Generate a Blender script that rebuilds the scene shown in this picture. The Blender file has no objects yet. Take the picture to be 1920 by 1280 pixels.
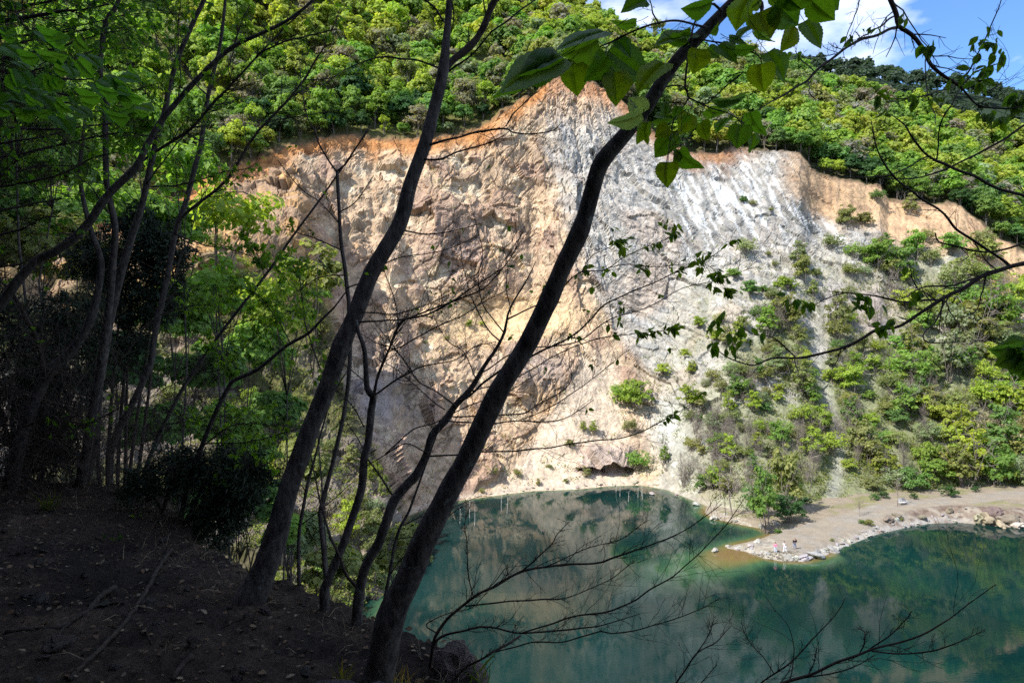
import bpy, math, random
import numpy as np
from mathutils import Vector

SC = bpy.context.scene
COL = SC.collection
RNG = np.random.default_rng(11)
random.seed(11)
K = 1280.0          # focal length in photo pixels (24 mm on 36 mm, 1920 px wide)
H = 30.0            # eye height above the lake

def px(u, v, Y):
    return np.array([(u - 960.0) / K * Y, Y, H + (640.0 - v) / K * Y])

def onz(u, v, z=0.0):
    return px(u, v, (H - z) * K / (v - 640.0))

# ------------------------------------------------------------------ noise
def _hash(ix, iy, iz, seed):
    h = (ix.astype(np.uint32) * np.uint32(374761393)) ^ (iy.astype(np.uint32) * np.uint32(668265263)) ^ (iz.astype(np.uint32) * np.uint32(2246822519)) ^ np.uint32((seed * 3266489917) & 0xFFFFFFFF)
    h = (h ^ (h >> np.uint32(13))) * np.uint32(1274126177)
    h = (h ^ (h >> np.uint32(16))) * np.uint32(2654435761)
    return (h ^ (h >> np.uint32(15)))

def _h01(ix, iy, iz, seed):
    return _hash(ix, iy, iz, seed).astype(np.float64) / 4294967295.0

def vnoise(p, seed=0):
    """gradient-like noise in -1..1 on (N,3)"""
    i = np.floor(p).astype(np.int64)
    f = p - i
    w = f * f * f * (f * (f * 6 - 15) + 10)
    out = np.zeros(len(p))
    for dx in (0, 1):
        wx = w[:, 0] if dx else 1 - w[:, 0]
        for dy in (0, 1):
            wy = w[:, 1] if dy else 1 - w[:, 1]
            for dz in (0, 1):
                wz = w[:, 2] if dz else 1 - w[:, 2]
                h = _hash(i[:, 0] + dx, i[:, 1] + dy, i[:, 2] + dz, seed)
                gx = ((h & np.uint32(1023)).astype(np.float64) / 511.5 - 1)
                gy = (((h >> np.uint32(10)) & np.uint32(1023)).astype(np.float64) / 511.5 - 1)
                gz = (((h >> np.uint32(20)) & np.uint32(1023)).astype(np.float64) / 511.5 - 1)
                out += wx * wy * wz * (gx * (f[:, 0] - dx) + gy * (f[:, 1] - dy) + gz * (f[:, 2] - dz))
    return out * 1.5

def fbm(p, octv=4, seed=0, ridged=False, gain=0.5):
    a, s, out, tot = 1.0, 1.0, np.zeros(len(p)), 0.0
    for o in range(octv):
        n = vnoise(p * s + 17.3 * o, seed + o)
        out += a * ((1 - 2 * np.abs(n)) if ridged else n)
        tot += a
        a *= gain
        s *= 2.03
    return out / tot

def facets(p, seed, tilt=0.6):
    """blocky rock: every Voronoi cell is a randomly tilted plane; returns displacement and edge closeness"""
    i = np.floor(p).astype(np.int64)
    best = np.full(len(p), 9.0)
    second = np.full(len(p), 9.0)
    val = np.zeros(len(p))
    for dx in (-1, 0, 1):
        for dy in (-1, 0, 1):
            for dz in (-1, 0, 1):
                c = i + np.array([dx, dy, dz])
                q = np.stack([c[:, k] + _h01(c[:, 0], c[:, 1], c[:, 2], seed + k) for k in range(3)], 1)
                d = p - q
                r = np.sqrt((d * d).sum(1))
                t = np.stack([_h01(c[:, 0], c[:, 1], c[:, 2], seed + 7 + k) * 2 - 1 for k in range(3)], 1)
                pl = (t * d).sum(1) * tilt + (_h01(c[:, 0], c[:, 1], c[:, 2], seed + 12) - 0.5)
                m = r < best
                second = np.where(m, best, np.minimum(second, r))
                val = np.where(m, pl, val)
                best = np.where(m, r, best)
    return val, second - best

def sstep(a, b, x):
    t = np.clip((x - a) / (b - a), 0, 1)
    return t * t * (3 - 2 * t)

# ------------------------------------------------------------------ mesh building
class MB:
    def __init__(s):
        s.v, s.q, s.t, s.c, s.n = [], [], [], [], 0
    def add(s, v, q=None, t=None, c=None):
        v = np.asarray(v, float)
        s.v.append(v)
        if q is not None and len(q):
            s.q.append(np.asarray(q, np.int64) + s.n)
        if t is not None and len(t):
            s.t.append(np.asarray(t, np.int64) + s.n)
        if c is None:
            c = np.ones((len(v), 3))
        else:
            c = np.broadcast_to(np.asarray(c, float), (len(v), 3))
        s.c.append(c)
        s.n += len(v)
    def data(s):
        v = np.concatenate(s.v) if s.v else np.zeros((0, 3))
        q = np.concatenate(s.q) if s.q else np.zeros((0, 4), np.int64)
        t = np.concatenate(s.t) if s.t else np.zeros((0, 3), np.int64)
        c = np.concatenate(s.c) if s.c else np.zeros((0, 3))
        return v, q, t, c
    def mesh(s, name, mat, smooth=True, origin=None):
        v, q, t, c = s.data()
        if origin is not None:
            v = v - np.asarray(origin)
        return raw_mesh(name, v, q, t, mat, smooth, c)
    def build(s, name, mat, parent=None, smooth=True, origin=None):
        return link(name, s.mesh(name, mat, smooth, origin), parent)

def raw_mesh(name, v, q, t, mat, smooth=True, c=None):
    me = bpy.data.meshes.new(name)
    nq, nt = len(q), len(t)
    me.vertices.add(len(v))
    me.vertices.foreach_set('co', np.ascontiguousarray(v, np.float32).ravel())
    idx = np.concatenate([np.asarray(q).ravel(), np.asarray(t).ravel()]).astype(np.int32)
    me.loops.add(len(idx))
    me.loops.foreach_set('vertex_index', idx)
    me.polygons.add(nq + nt)
    start = np.concatenate([np.arange(nq) * 4, nq * 4 + np.arange(nt) * 3]).astype(np.int32)
    me.polygons.foreach_set('loop_start', start)
    me.polygons.foreach_set('loop_total', np.concatenate([np.full(nq, 4), np.full(nt, 3)]).astype(np.int32))
    me.polygons.foreach_set('use_smooth', np.full(nq + nt, smooth, bool))
    if c is not None:
        a = me.color_attributes.new('Col', 'FLOAT_COLOR', 'POINT')
        a.data.foreach_set('color', np.concatenate([c, np.ones((len(c), 1))], 1).astype(np.float32).ravel())
    me.update()
    me.validate()
    if mat:
        me.materials.append(mat)
    return me

def link(name, me, parent=None):
    o = bpy.data.objects.new(name, me)
    COL.objects.link(o)
    if parent is not None:
        o.parent = parent
    return o

def tag(o, label=None, cat=None, group=None, kind=None):
    if label: o['label'] = label
    if cat: o['category'] = cat
    if group: o['group'] = group
    if kind: o['kind'] = kind
    return o

def thing(name, label, cat, loc=(0, 0, 0), group=None):
    o = bpy.data.objects.new(name, None)
    o.empty_display_size = 0.3
    COL.objects.link(o)
    o.location = tuple(float(a) for a in loc)
    return tag(o, label, cat, group)

def unit(a):
    a = np.asarray(a, float)
    return a / (np.linalg.norm(a) + 1e-9)

def tube(mb, pts, rad, n=6, c=None, lump=0.0, cap=True):
    pts = np.asarray(pts, float)
    rad = np.asarray(rad, float)
    m = len(pts)
    tan = np.gradient(pts, axis=0)
    tan /= np.linalg.norm(tan, axis=1)[:, None] + 1e-9
    ref = np.array([0.3, 0.9, 0.25]) if abs(tan[0, 1]) < 0.8 else np.array([1.0, 0, 0.2])
    a = np.cross(tan, ref)
    a /= np.linalg.norm(a, axis=1)[:, None] + 1e-9
    b = np.cross(tan, a)
    th = np.arange(n) * 2 * math.pi / n
    ring = a[:, None, :] * np.cos(th)[None, :, None] + b[:, None, :] * np.sin(th)[None, :, None]
    rr = np.repeat(rad[:, None], n, 1)
    V = pts[:, None, :] + ring * rr[:, :, None]
    if lump > 0:
        q = V.reshape(-1, 3) / (rad.max() * 1.6)
        V = pts[:, None, :] + ring * (rr * (1 + lump * vnoise(q, 5).reshape(m, n)))[:, :, None]
    V = V.reshape(-1, 3)
    j = np.arange(n)
    i = np.arange(m - 1)
    A = (i[:, None] * n + j[None, :])
    B = (i[:, None] * n + (j[None, :] + 1) % n)
    q = np.stack([A, B, B + n, A + n], -1).reshape(-1, 4)
    t = None
    if cap:
        V = np.vstack([V, pts[-1] + tan[-1] * rad[-1] * 0.5, pts[0]])
        e = (m - 1) * n
        t = np.concatenate([np.stack([e + j, e + (j + 1) % n, np.full(n, m * n)], 1), np.stack([(j + 1) % n, j, np.full(n, m * n + 1)], 1)])
    mb.add(V, q, t, c)

def spline(pts, step):
    """Catmull-Rom through rows of any width, one sample every `step` of the first-three-column length"""
    P = np.asarray(pts, float)
    if len(P) < 3:
        P = np.vstack([P[0], (P[0] + P[-1]) / 2, P[-1]])
    P = np.vstack([2 * P[0] - P[1], P, 2 * P[-1] - P[-2]])
    out = []
    for i in range(1, len(P) - 2):
        L = np.linalg.norm(P[i + 1, :3] - P[i, :3])
        n = max(1, int(math.ceil(L / step)))
        t = (np.arange(n) / n)[:, None]
        p0, p1, p2, p3 = P[i - 1], P[i], P[i + 1], P[i + 2]
        out.append(0.5 * (2 * p1 + (p2 - p0) * t + (2 * p0 - 5 * p1 + 4 * p2 - p3) * t ** 2 + (3 * p1 - p0 - 3 * p2 + p3) * t ** 3))
    out.append(P[-2][None])
    return np.vstack(out)

# ------------------------------------------------------------------ materials
def new_mat(name):
    m = bpy.data.materials.new(name)
    m.use_nodes = True
    nt = m.node_tree
    nt.nodes.clear()
    return m, nt, nt.nodes, nt.links

def nd(nodes, typ, **kw):
    n = nodes.new(typ)
    for k, v in kw.items():
        if k in n.inputs.keys():
            n.inputs[k].default_value = v
        else:
            setattr(n, k, v)
    return n

def mix_mul(nodes, links, a, b, fac=1.0):
    m = nodes.new('ShaderNodeMix')
    m.data_type = 'RGBA'
    m.blend_type = 'MULTIPLY'
    m.inputs[0].default_value = fac
    links.new(a, m.inputs[6])
    links.new(b, m.inputs[7])
    return m.outputs[2]

def noise_ramp(nodes, links, scale, lo, hi, detail=5, rough=0.6, p0=0.3, p1=0.7, coord='Object', stretch=None):
    tc = nodes.new('ShaderNodeTexCoord')
    src = tc.outputs[coord]
    if stretch:
        mp = nodes.new('ShaderNodeMapping')
        mp.inputs['Scale'].default_value = stretch
        links.new(src, mp.inputs[0])
        src = mp.outputs[0]
    n = nd(nodes, 'ShaderNodeTexNoise', Scale=scale, Detail=detail, Roughness=rough)
    links.new(src, n.inputs['Vector'])
    r = nodes.new('ShaderNodeValToRGB')
    r.color_ramp.elements[0].position = p0
    r.color_ramp.elements[1].position = p1
    r.color_ramp.elements[0].color = (*lo, 1)
    r.color_ramp.elements[1].color = (*hi, 1)
    links.new(n.outputs['Fac'], r.inputs[0])
    return n, r.outputs[0]

def ground_mat(name, tint=(1, 1, 1), bumps=((0.9, 0.35), (4.0, 0.1)), var=((1.3, 0.72, 1.25), (7.0, 0.75, 1.2)), rough=0.95):
    """vertex-colour rock or soil with mottling and two sizes of bump"""
    m, nt, N, L = new_mat(name)
    out = N.new('ShaderNodeOutputMaterial')
    bs = nd(N, 'ShaderNodeBsdfPrincipled', Roughness=rough)
    bs.inputs['Specular IOR Level'].default_value = 0.15
    at = nd(N, 'ShaderNodeAttribute', attribute_name='Col')
    c = at.outputs['Color']
    for sc, lo, hi in var:
        _, r = noise_ramp(N, L, sc, (lo * tint[0], lo * tint[1], lo * tint[2]), (hi, hi, hi))
        c = mix_mul(N, L, c, r)
    L.new(c, bs.inputs['Base Color'])
    prev = None
    for sc, dist in bumps:
        n, _ = noise_ramp(N, L, sc, (0, 0, 0), (1, 1, 1), detail=6, rough=0.65)
        b = nd(N, 'ShaderNodeBump', Strength=1.0, Distance=dist)
        L.new(n.outputs['Fac'], b.inputs['Height'])
        if prev is not None:
            L.new(prev, b.inputs['Normal'])
        prev = b.outputs[0]
    L.new(prev, bs.inputs['Normal'])
    L.new(bs.outputs[0], out.inputs[0])
    return m

def leaf_mat(name, trans=0.4, rough=0.6, tcol=(1.0, 1.25, 0.45), veins=False, fixed=None):
    """two-sided leaf: object colour x per-leaf variation, light passing through"""
    m, nt, N, L = new_mat(name)
    out = N.new('ShaderNodeOutputMaterial')
    at = nd(N, 'ShaderNodeAttribute', attribute_name='Col')
    if fixed is None:
        oi = N.new('ShaderNodeObjectInfo')
        base = mix_mul(N, L, oi.outputs['Color'], at.outputs['Color'])
    else:
        rgb = N.new('ShaderNodeRGB')
        rgb.outputs[0].default_value = (*fixed, 1)
        base = mix_mul(N, L, rgb.outputs[0], at.outputs['Color'])
    if veins:
        _, r = noise_ramp(N, L, 60, (0.8, 0.8, 0.75), (1.1, 1.1, 1.1))
        base = mix_mul(N, L, base, r)
    d = nd(N, 'ShaderNodeBsdfPrincipled', Roughness=rough)
    d.inputs['Specular IOR Level'].default_value = 0.25
    L.new(base, d.inputs['Base Color'])
    t = N.new('ShaderNodeBsdfTranslucent')
    k = N.new('ShaderNodeRGB')
    k.outputs[0].default_value = (*tcol, 1)
    L.new(mix_mul(N, L, base, k.outputs[0]), t.inputs[0])
    mx = N.new('ShaderNodeMixShader')
    mx.inputs[0].default_value = trans
    L.new(d.outputs[0], mx.inputs[1])
    L.new(t.outputs[0], mx.inputs[2])
    L.new(mx.outputs[0], out.inputs[0])
    return m

def bark_mat(name, lo, hi, scale=18, lichen=None, bump=0.01, stretch=(1, 1, 0.35)):
    m, nt, N, L = new_mat(name)
    out = N.new('ShaderNodeOutputMaterial')
    bs = nd(N, 'ShaderNodeBsdfPrincipled', Roughness=0.9)
    bs.inputs['Specular IOR Level'].default_value = 0.15
    n, c = noise_ramp(N, L, scale, lo, hi, stretch=stretch)
    if lichen:
        n2, f = noise_ramp(N, L, scale * 0.6, (0, 0, 0), (1, 1, 1), p0=0.62, p1=0.68)
        mm = N.new('ShaderNodeMix')
        mm.data_type = 'RGBA'
        L.new(f, mm.inputs[0])
        L.new(c, mm.inputs[6])
        mm.inputs[7].default_value = (*lichen, 1)
        c = mm.outputs[2]
    L.new(c, bs.inputs['Base Color'])
    b = nd(N, 'ShaderNodeBump', Strength=0.8, Distance=bump)
    L.new(n.outputs['Fac'], b.inputs['Height'])
    L.new(b.outputs[0], bs.inputs['Normal'])
    L.new(bs.outputs[0], out.inputs[0])
    return m

def plain_mat(name, col, rough=0.8, var=0.25, scale=20):
    m, nt, N, L = new_mat(name)
    out = N.new('ShaderNodeOutputMaterial')
    bs = nd(N, 'ShaderNodeBsdfPrincipled', Roughness=rough)
    c = np.array(col)
    _, r = noise_ramp(N, L, scale, tuple(c * (1 - var)), tuple(np.minimum(c * (1 + var), 1)))
    L.new(r, bs.inputs['Base Color'])
    L.new(bs.outputs[0], out.inputs[0])
    return m

M_ROCK = ground_mat('quarry_rock', bumps=((0.9, 0.2), (3.2, 0.08)), var=((0.35, 0.78, 1.18), (1.6, 0.72, 1.22), (5.0, 0.75, 1.2)))
M_HILL = ground_mat('leaf_litter_ground', bumps=((0.6, 0.3),), var=((0.4, 0.6, 1.3),))
M_SHORE = ground_mat('shore_gravel', bumps=((1.5, 0.12), (7.0, 0.05)), var=((0.6, 0.85, 1.12), (5.0, 0.8, 1.15)))
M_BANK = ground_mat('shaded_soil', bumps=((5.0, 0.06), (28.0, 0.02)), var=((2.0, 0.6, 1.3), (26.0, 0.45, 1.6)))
M_BOULDER = ground_mat('boulder_stone', bumps=((2.0, 0.1), (9.0, 0.03)), var=((1.0, 0.75, 1.15), (6.0, 0.8, 1.1)))
M_CROWN = leaf_mat('spring_foliage', trans=0.52, tcol=(1.2, 1.3, .55))
M_NEARLEAF = leaf_mat('young_leaf', trans=0.68, tcol=(1.5, 1.4, .4), rough=0.45, veins=True)
M_NEEDLE = leaf_mat('evergreen_needles', trans=0.1, tcol=(1, 1, .8), rough=0.7)
M_BARK = bark_mat('grey_brown_bark', (0.018, 0.015, 0.014), (0.115, 0.097, 0.088), 30, lichen=(0.12, 0.125, 0.115), bump=0.012)
M_TWIG = bark_mat('twig_bark', (0.03, 0.022, 0.018), (0.075, 0.055, 0.045), 40, bump=0.002)
M_FARBARK = bark_mat('far_trunk_bark', (0.10, 0.085, 0.07), (0.2, 0.175, 0.15), 3, bump=0.02)
M_BARETWIG = bark_mat('bare_twig_grey', (0.15, 0.125, 0.105), (0.27, 0.235, 0.205), 3, bump=0.01)
M_PALEWOOD = bark_mat('bleached_wood', (0.42, 0.4, 0.36), (0.65, 0.62, 0.57), 6, bump=0.01)
# ------------------------------------------------------------------ the quarry wall and the hill above it
def curve(pts):
    pts = sorted(pts)
    a = np.array([p[0] for p in pts], float)
    b = np.array([p[1] for p in pts], float)
    return lambda u: np.interp(u, a, b)

cV0 = curve([(-900, 1500), (-400, 1480), (0, 1560), (300, 1500), (450, 1420), (560, 1340), (640, 1270), (700, 1190), (730, 1120), (742, 1050), (750, 1000), (762, 968), (800, 953), (860, 938), (950, 926), (1000, 920), (1080, 917), (1140, 911), (1200, 909), (1250, 918), (1300, 938), (1340, 955), (1400, 968), (1440, 962), (1500, 955), (1600, 948), (1700, 944), (1800, 940), (1920, 938), (2300, 925), (2900, 915)])
cV2 = curve([(-900, -250), (-500, -60), (-200, 160), (-60, 330), (60, 405), (200, 412), (330, 378), (400, 322), (480, 300), (540, 275), (600, 264), (640, 256), (720, 262), (780, 262), (850, 255), (900, 240), (940, 212), (1000, 180), (1030, 148), (1060, 142), (1100, 150), (1150, 172), (1200, 225), (1250, 268), (1290, 285), (1330, 288), (1380, 278), (1440, 284), (1500, 288), (1520, 318), (1560, 335), (1650, 350), (1665, 376), (1740, 382), (1800, 385), (1850, 428), (1920, 472), (2100, 560), (2300, 600), (2900, 650)])  # out-of-view left end of the rim is raised to shade the left wall
cY2 = curve([(-900, 110), (0, 112), (400, 145), (640, 175), (900, 190), (1100, 198), (1300, 203), (1500, 203), (1700, 200), (1920, 192), (2300, 185), (2900, 180)])
cV3 = curve([(-900, -600), (-400, -500), (0, -330), (400, -250), (700, -190), (900, -95), (1000, -25), (1100, 42), (1180, 72), (1300, 105), (1430, 140), (1530, 158), (1600, 180), (1700, 220), (1800, 248), (1920, 272), (2300, 330), (2900, 400)])
cY3 = curve([(-900, 230), (0, 250), (400, 270), (700, 310), (1000, 320), (1300, 310), (1500, 300), (1920, 300), (2900, 300)])
cEdge = curve([(250, 548), (300, 562), (430, 580), (560, 602), (700, 640), (800, 662), (950, 735), (1000, 760)])   # near buttress edge, u as a function of v

U = np.concatenate([np.arange(-900, -30, 28), np.arange(-30, 1950, 2.0), np.arange(1950, 2900, 28)]).astype(float)
Rr = np.concatenate([np.linspace(-1, -0.15, 5), np.linspace(0, 1, 350), np.linspace(1, 2, 112)[1:], 2 + np.array([0.03, 0.1, 0.3, 0.6])])
NR, NC = len(Rr), len(U)
rimj = 7 * vnoise(np.stack([U / 31, U * 0, U * 0], 1), 3) + 4 * vnoise(np.stack([U / 11, U * 0, U * 0], 1), 4)
v0, v2, v3 = cV0(U), cV2(U) + rimj, cV3(U)
Y0 = H * K / (v0 - 640)
Y2, Y3 = cY2(U), cY3(U)
UU = np.broadcast_to(U, (NR, NC)).copy()
RR = np.broadcast_to(Rr[:, None], (NR, NC))
t1 = np.clip(RR, 0, 1)
t2 = np.clip(RR - 1, 0, 1)
VV = np.where(RR <= 1, v0 + (v2 - v0) * t1, v2 + (v3 - v2) * t2)
pw = np.interp(U, [400, 700, 1000, 1250, 1500], [0.95, 0.85, 0.78, 0.88, 1.0])
YY = np.where(RR <= 1, Y0 + (Y2 - Y0) * t1 ** pw, Y2 + (Y3 - Y2) * t2 ** 0.95)
stepm = 1 - sstep(-22, 26, UU - cEdge(VV) + 10 * vnoise(np.stack([VV.ravel() / 40, UU.ravel() * 0, UU.ravel() * 0], 1), 9).reshape(NR, NC))
YY = YY * (1 - 0.11 * stepm * sstep(0.02, 0.25, t1) * (1 - sstep(0.85, 1.0, t1)))
# recesses and buttresses of the sunlit face
def bump(u, v, ru, rv, a):
    return a * np.exp(-(((UU - u) / ru) ** 2 + ((VV - v) / rv) ** 2))
YY += (bump(690, 520, 45, 130, 4) + bump(830, 380, 70, 120, -5) + bump(760, 700, 90, 60, -4) + bump(930, 600, 80, 50, 5) + bump(1010, 380, 40, 140, 4)
       + bump(990, 700, 70, 40, -4) + bump(1250, 420, 120, 80, -4) + bump(1480, 350, 60, 70, -4) + bump(1390, 300, 25, 40, 3) + bump(1540, 400, 30, 60, 4))
PX = (UU - 960) / K * YY
PZ = H + (640 - VV) / K * YY
under = RR < 0
PZ = np.where(under, 6.0 * RR, PZ)
PY = YY + np.where(under, 7.0 * RR, 0)
back = np.clip(RR - 2, 0, 1)
PY = PY + back * 130
PZ = PZ - back * 70
P = np.stack([PX, PY, PZ], -1)

def grid_normals(P):
    du = np.gradient(P, axis=1)
    dv = np.gradient(P, axis=0)
    n = np.cross(du, dv)
    n /= np.linalg.norm(n, axis=2)[:, :, None] + 1e-9
    s = np.sign((n * np.array([0, -0.8, 0.6])).sum(2))
    s[s == 0] = 1
    return n * s[:, :, None]

N0 = grid_normals(P)
flat = P.reshape(-1, 3)
sel = ((UU > -60) & (UU < 1980) & (RR > -0.2) & (RR < 1.12)).ravel()
q = flat[sel]
uq, vq, tq = UU.ravel()[sel], VV.ravel()[sel], RR.ravel()[sel]
nL = fbm(q / 16, 3, 21)
nM = fbm(q / 5.5, 4, 22)
nS = fbm(q / 1.7, 3, 23)
# how rocky each spot is
ax = np.abs(uq - (1128 - (vq - 650) * 0.22)) - (18 + (vq - 650) * 0.42)
scree = (1 - sstep(-14, 14, ax + 14 * nM)) * sstep(640, 700, vq)
sandy = np.exp(-(((uq - 905) / 95) ** 2 + ((vq - 600) / 45) ** 2)) + 0.8 * np.exp(-(((uq - 1010) / 90) ** 2 + ((vq - 590) / 30) ** 2))
sandy = np.clip(sandy * 1.5 + 0.5 * nM, 0, 1)
veg = sstep(1150, 1500, uq) * sstep(430, 620, vq + 0.15 * (uq - 1500))
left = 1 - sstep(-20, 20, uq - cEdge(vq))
ochreband = sstep(1440, 1520, uq) * (1 - sstep(60, 110, vq - cV2(uq) + 30 * nM)) 
soilband = (1 - sstep(8, 46, vq - cV2(uq) - 24 * nM - 14 * nL)) * (1 - sstep(1350, 1450, uq)) 
dpeak = np.exp(-(((uq - 1090) / 90) ** 2 + ((vq - 185) / 45) ** 2))
rocky = np.clip(1 - 0.85 * scree - 0.8 * sandy - 0.35 * veg - 0.65 * ochreband - 0.5 * soilband, 0.1, 1)
ledge = sstep(1068, 1092, uq + 10 * nM) * (1 - sstep(1176, 1200, uq + 10 * nM)) * sstep(828, 842, vq + 5 * nM) * (1 - sstep(884, 892, vq))
scree = scree * (1 - ledge)
rocky = np.maximum(rocky, ledge)
rocky *= 1 - .38 * sstep(1020, 1180, uq) * (1 - ledge)
rocky *= sstep(0.0, 0.05, tq) * (1 - 0.9 * sstep(0.99, 1.03, tq))
warp = np.stack([fbm(q / 7, 2, 31), fbm(q / 7, 2, 32), fbm(q / 7, 2, 33)], 1)
# strata dip to the right: shear the cell space and stretch it along the dip
uBd = np.interp(vq, [140, 230, 330, 450, 560, 640, 720], [1025, 1026, 1042, 1075, 1120, 1170, 1235])
ca, sa = math.cos(math.radians(-36)), math.sin(math.radians(-36))
al = q[:, 0] * ca + q[:, 2] * sa
ac = -q[:, 0] * sa + q[:, 2] * ca
strat = sstep(1000, 1180, uq)
cell = np.stack([al * (1 - 0.55 * strat), q[:, 1] * 0.9, ac * (1 + 0.5 * strat)], 1) + 2.0 * warp
f1, e1 = facets(cell / 8.5, 41, 1.5)
f2, e2 = facets(cell / 3.3 + 5, 42, 1.7)
f3, e3 = facets(cell / 1.25 + 9, 43, 1.8)
rid = fbm(q / 9 + warp * 0.4, 4, 44, ridged=True)
gul = fbm(np.stack([q[:, 0] / 4.5, q[:, 1] / 30, q[:, 2] / 26], 1) + warp * 0.3, 3, 45, ridged=True)
j1 = np.where(uq > uBd, ac, q[:, 0] * .83 - q[:, 2] * .56)
j2 = np.where(uq > uBd, al, q[:, 0] * .56 + q[:, 2] * .83)
strk = fbm(np.stack([j1 / 1.1, q[:, 1] / 20, j2 / 13], 1) + warp * .25, 3, 48)
joint = 1 - sstep(0.02, 0.10, np.abs(fbm(np.stack([j1 / 3.6, q[:, 1] / 25, j2 / 20], 1) + warp * .3, 2, 49)))
cross = 1 - sstep(0.01, 0.06, np.abs(fbm(np.stack([j2 / 5, q[:, 1] / 25, j1 / 14], 1) + warp * .3, 2, 50)))
joint = np.maximum(joint, .6 * cross) * sstep(-.3, .2, nL + .3 * nM)
fine = fbm(q / 0.75 + warp, 3, 47, ridged=True)
disp = rocky * (1.15 * f1 + 0.34 * f2 + 0.09 * f3 + 1.15 * rid + 0.8 * nM + 0.16 * nS + 0.05 * fine - 0.45 * joint) - rocky * 0.3 * sstep(0.35, 0.85, gul) * (1 - strat) + rocky * strat * (1.1 * fbm(np.stack([ac / 2.6, q[:, 1] / 14, al / 17], 1) + warp * .25, 3, 52) - .5) \
    + (1 - rocky) * (0.4 * nM + 0.22 * nS + 0.5 * nL)
rill = fbm(np.stack([(q[:, 0] + 0.3 * q[:, 2]) / 1.6, q[:, 1] / 40, q[:, 2] / 60], 1), 2, 46)
disp += 0.35 * rill * np.clip(scree + ochreband, 0, 1)
# overhanging ledge near the water
led = sstep(1072, 1100, uq + 12 * nM) * (1 - sstep(1165, 1192, uq + 12 * nM))
ledY = led * (-2.4 * sstep(832, 850, vq + 6 * nS) * (1 - sstep(874, 877, vq + 2 * nS)) + 2.2 * sstep(874, 877, vq + 2 * nS) * (1 - sstep(884, 890, vq)))
sl = sstep(0, 0.03, tq)
full = np.zeros(NR * NC)
full[sel] = disp * sl
hillsel = (RR > 1.02) | (UU < -60) | (UU > 1980)
hn = fbm(flat / 30, 3, 51).reshape(NR, NC)
full = full.reshape(NR, NC) + np.where(hillsel & (RR > 0), 3.0 * hn * np.clip((RR - 1.02) * 8, 0, 1), 0)
P = P + N0 * full[:, :, None]
lq = np.zeros(NR * NC)
lq[sel] = ledY
P[:, :, 1] += lq.reshape(NR, NC)

# ---- rock and soil colours, plus shade painted on the left wall
def C(*a): return np.array(a)
col = np.empty((NR * NC, 3))
col[:] = C(.12, .125, .05)
def mixc(c, k, m):
    m = np.clip(m, 0, 1)[:, None]
    return c * (1 - m) + np.asarray(k) * m
c = np.empty((len(q), 3))
c[:] = C(.50, .375, .27)
c = mixc(c, C(.40, .285, .22), sstep(0.0, 0.35, nM + 0.5 * f1))
c = mixc(c, C(.64, .53, .40), sstep(0.12, 0.5, -nM + 0.5 * nS - 0.2 * f1))
c = mixc(c, C(.56, .36, .21), sstep(0.2, 0.5, nL + 0.4 * nS) * 0.6)
uB = np.interp(vq, [140, 230, 330, 450, 560, 640, 720], [1025, 1026, 1042, 1075, 1120, 1170, 1235])
greym = sstep(-35, 35, uq - uB + 50 * nM) * (1 - dpeak * sstep(-60, 0, 222 - vq + (uq - 1040) * 0.12))
g = np.empty((len(q), 3))
g[:] = C(.50, .455, .40)
g = mixc(g, C(.40, .385, .365), sstep(0.05, 0.4, nM + 0.3 * f2))
g = mixc(g, C(.63, .60, .56), sstep(0.1, 0.45, nS - 0.4 * nM))
g = mixc(g, C(.52, .42, .345), sstep(0.0, 0.3, nL + 0.2 * nM) * (1 - sstep(1350, 1500, uq)) * 0.8)
c = mixc(c, g, greym)
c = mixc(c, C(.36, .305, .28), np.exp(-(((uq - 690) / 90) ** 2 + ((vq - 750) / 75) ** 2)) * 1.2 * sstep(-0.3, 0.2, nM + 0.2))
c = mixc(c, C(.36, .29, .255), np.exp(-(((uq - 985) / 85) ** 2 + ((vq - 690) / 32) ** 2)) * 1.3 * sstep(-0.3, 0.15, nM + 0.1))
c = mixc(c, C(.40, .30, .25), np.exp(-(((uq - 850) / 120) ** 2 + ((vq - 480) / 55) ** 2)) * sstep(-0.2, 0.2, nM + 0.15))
c = mixc(c, C(.66, .49, .32), np.clip(sandy, 0, 1) * 0.95)
c = mixc(c, C(.60, .49, .39) , scree)
c = mixc(c, C(.66, .56, .46), scree * sstep(0.1, 0.5, nS))
c = mixc(c, C(.33, .23, .16), left * 0.85)  # brown rock of the left wall, darkened for its shade
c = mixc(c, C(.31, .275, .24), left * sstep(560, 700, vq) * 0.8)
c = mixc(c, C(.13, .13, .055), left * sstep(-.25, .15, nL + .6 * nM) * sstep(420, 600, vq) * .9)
leftshade = left * sstep(560, 760, vq)  # shade of the lower left wall, put into the rock colour
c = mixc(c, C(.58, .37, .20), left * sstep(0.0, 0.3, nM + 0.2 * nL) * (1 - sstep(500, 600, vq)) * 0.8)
c = mixc(c, C(.50, .405, .35), ledge)
st = fbm(np.stack([(q[:, 0] + .25 * q[:, 2]) / 1.3, q[:, 1] / 25, q[:, 2] / 11], 1), 4, 61)
wz = np.exp(-(((uq - 1425) / 150) ** 2 + ((vq - 365) / 85) ** 2)) + 0.8 * np.exp(-(((uq - 1300) / 45) ** 2 + ((vq - 380) / 90) ** 2)) + .7 * np.exp(-(((uq - 1570) / 55) ** 2 + ((vq - 405) / 35) ** 2))
c = mixc(c, C(.36, .35, .335), np.clip(wz * 1.3, 0, 1) * sstep(-0.05, 0.3, -st))
c = mixc(c, C(.84, .84, .83), np.clip(wz * 1.3, 0, 1) * sstep(0.04, 0.26, st))
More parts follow.
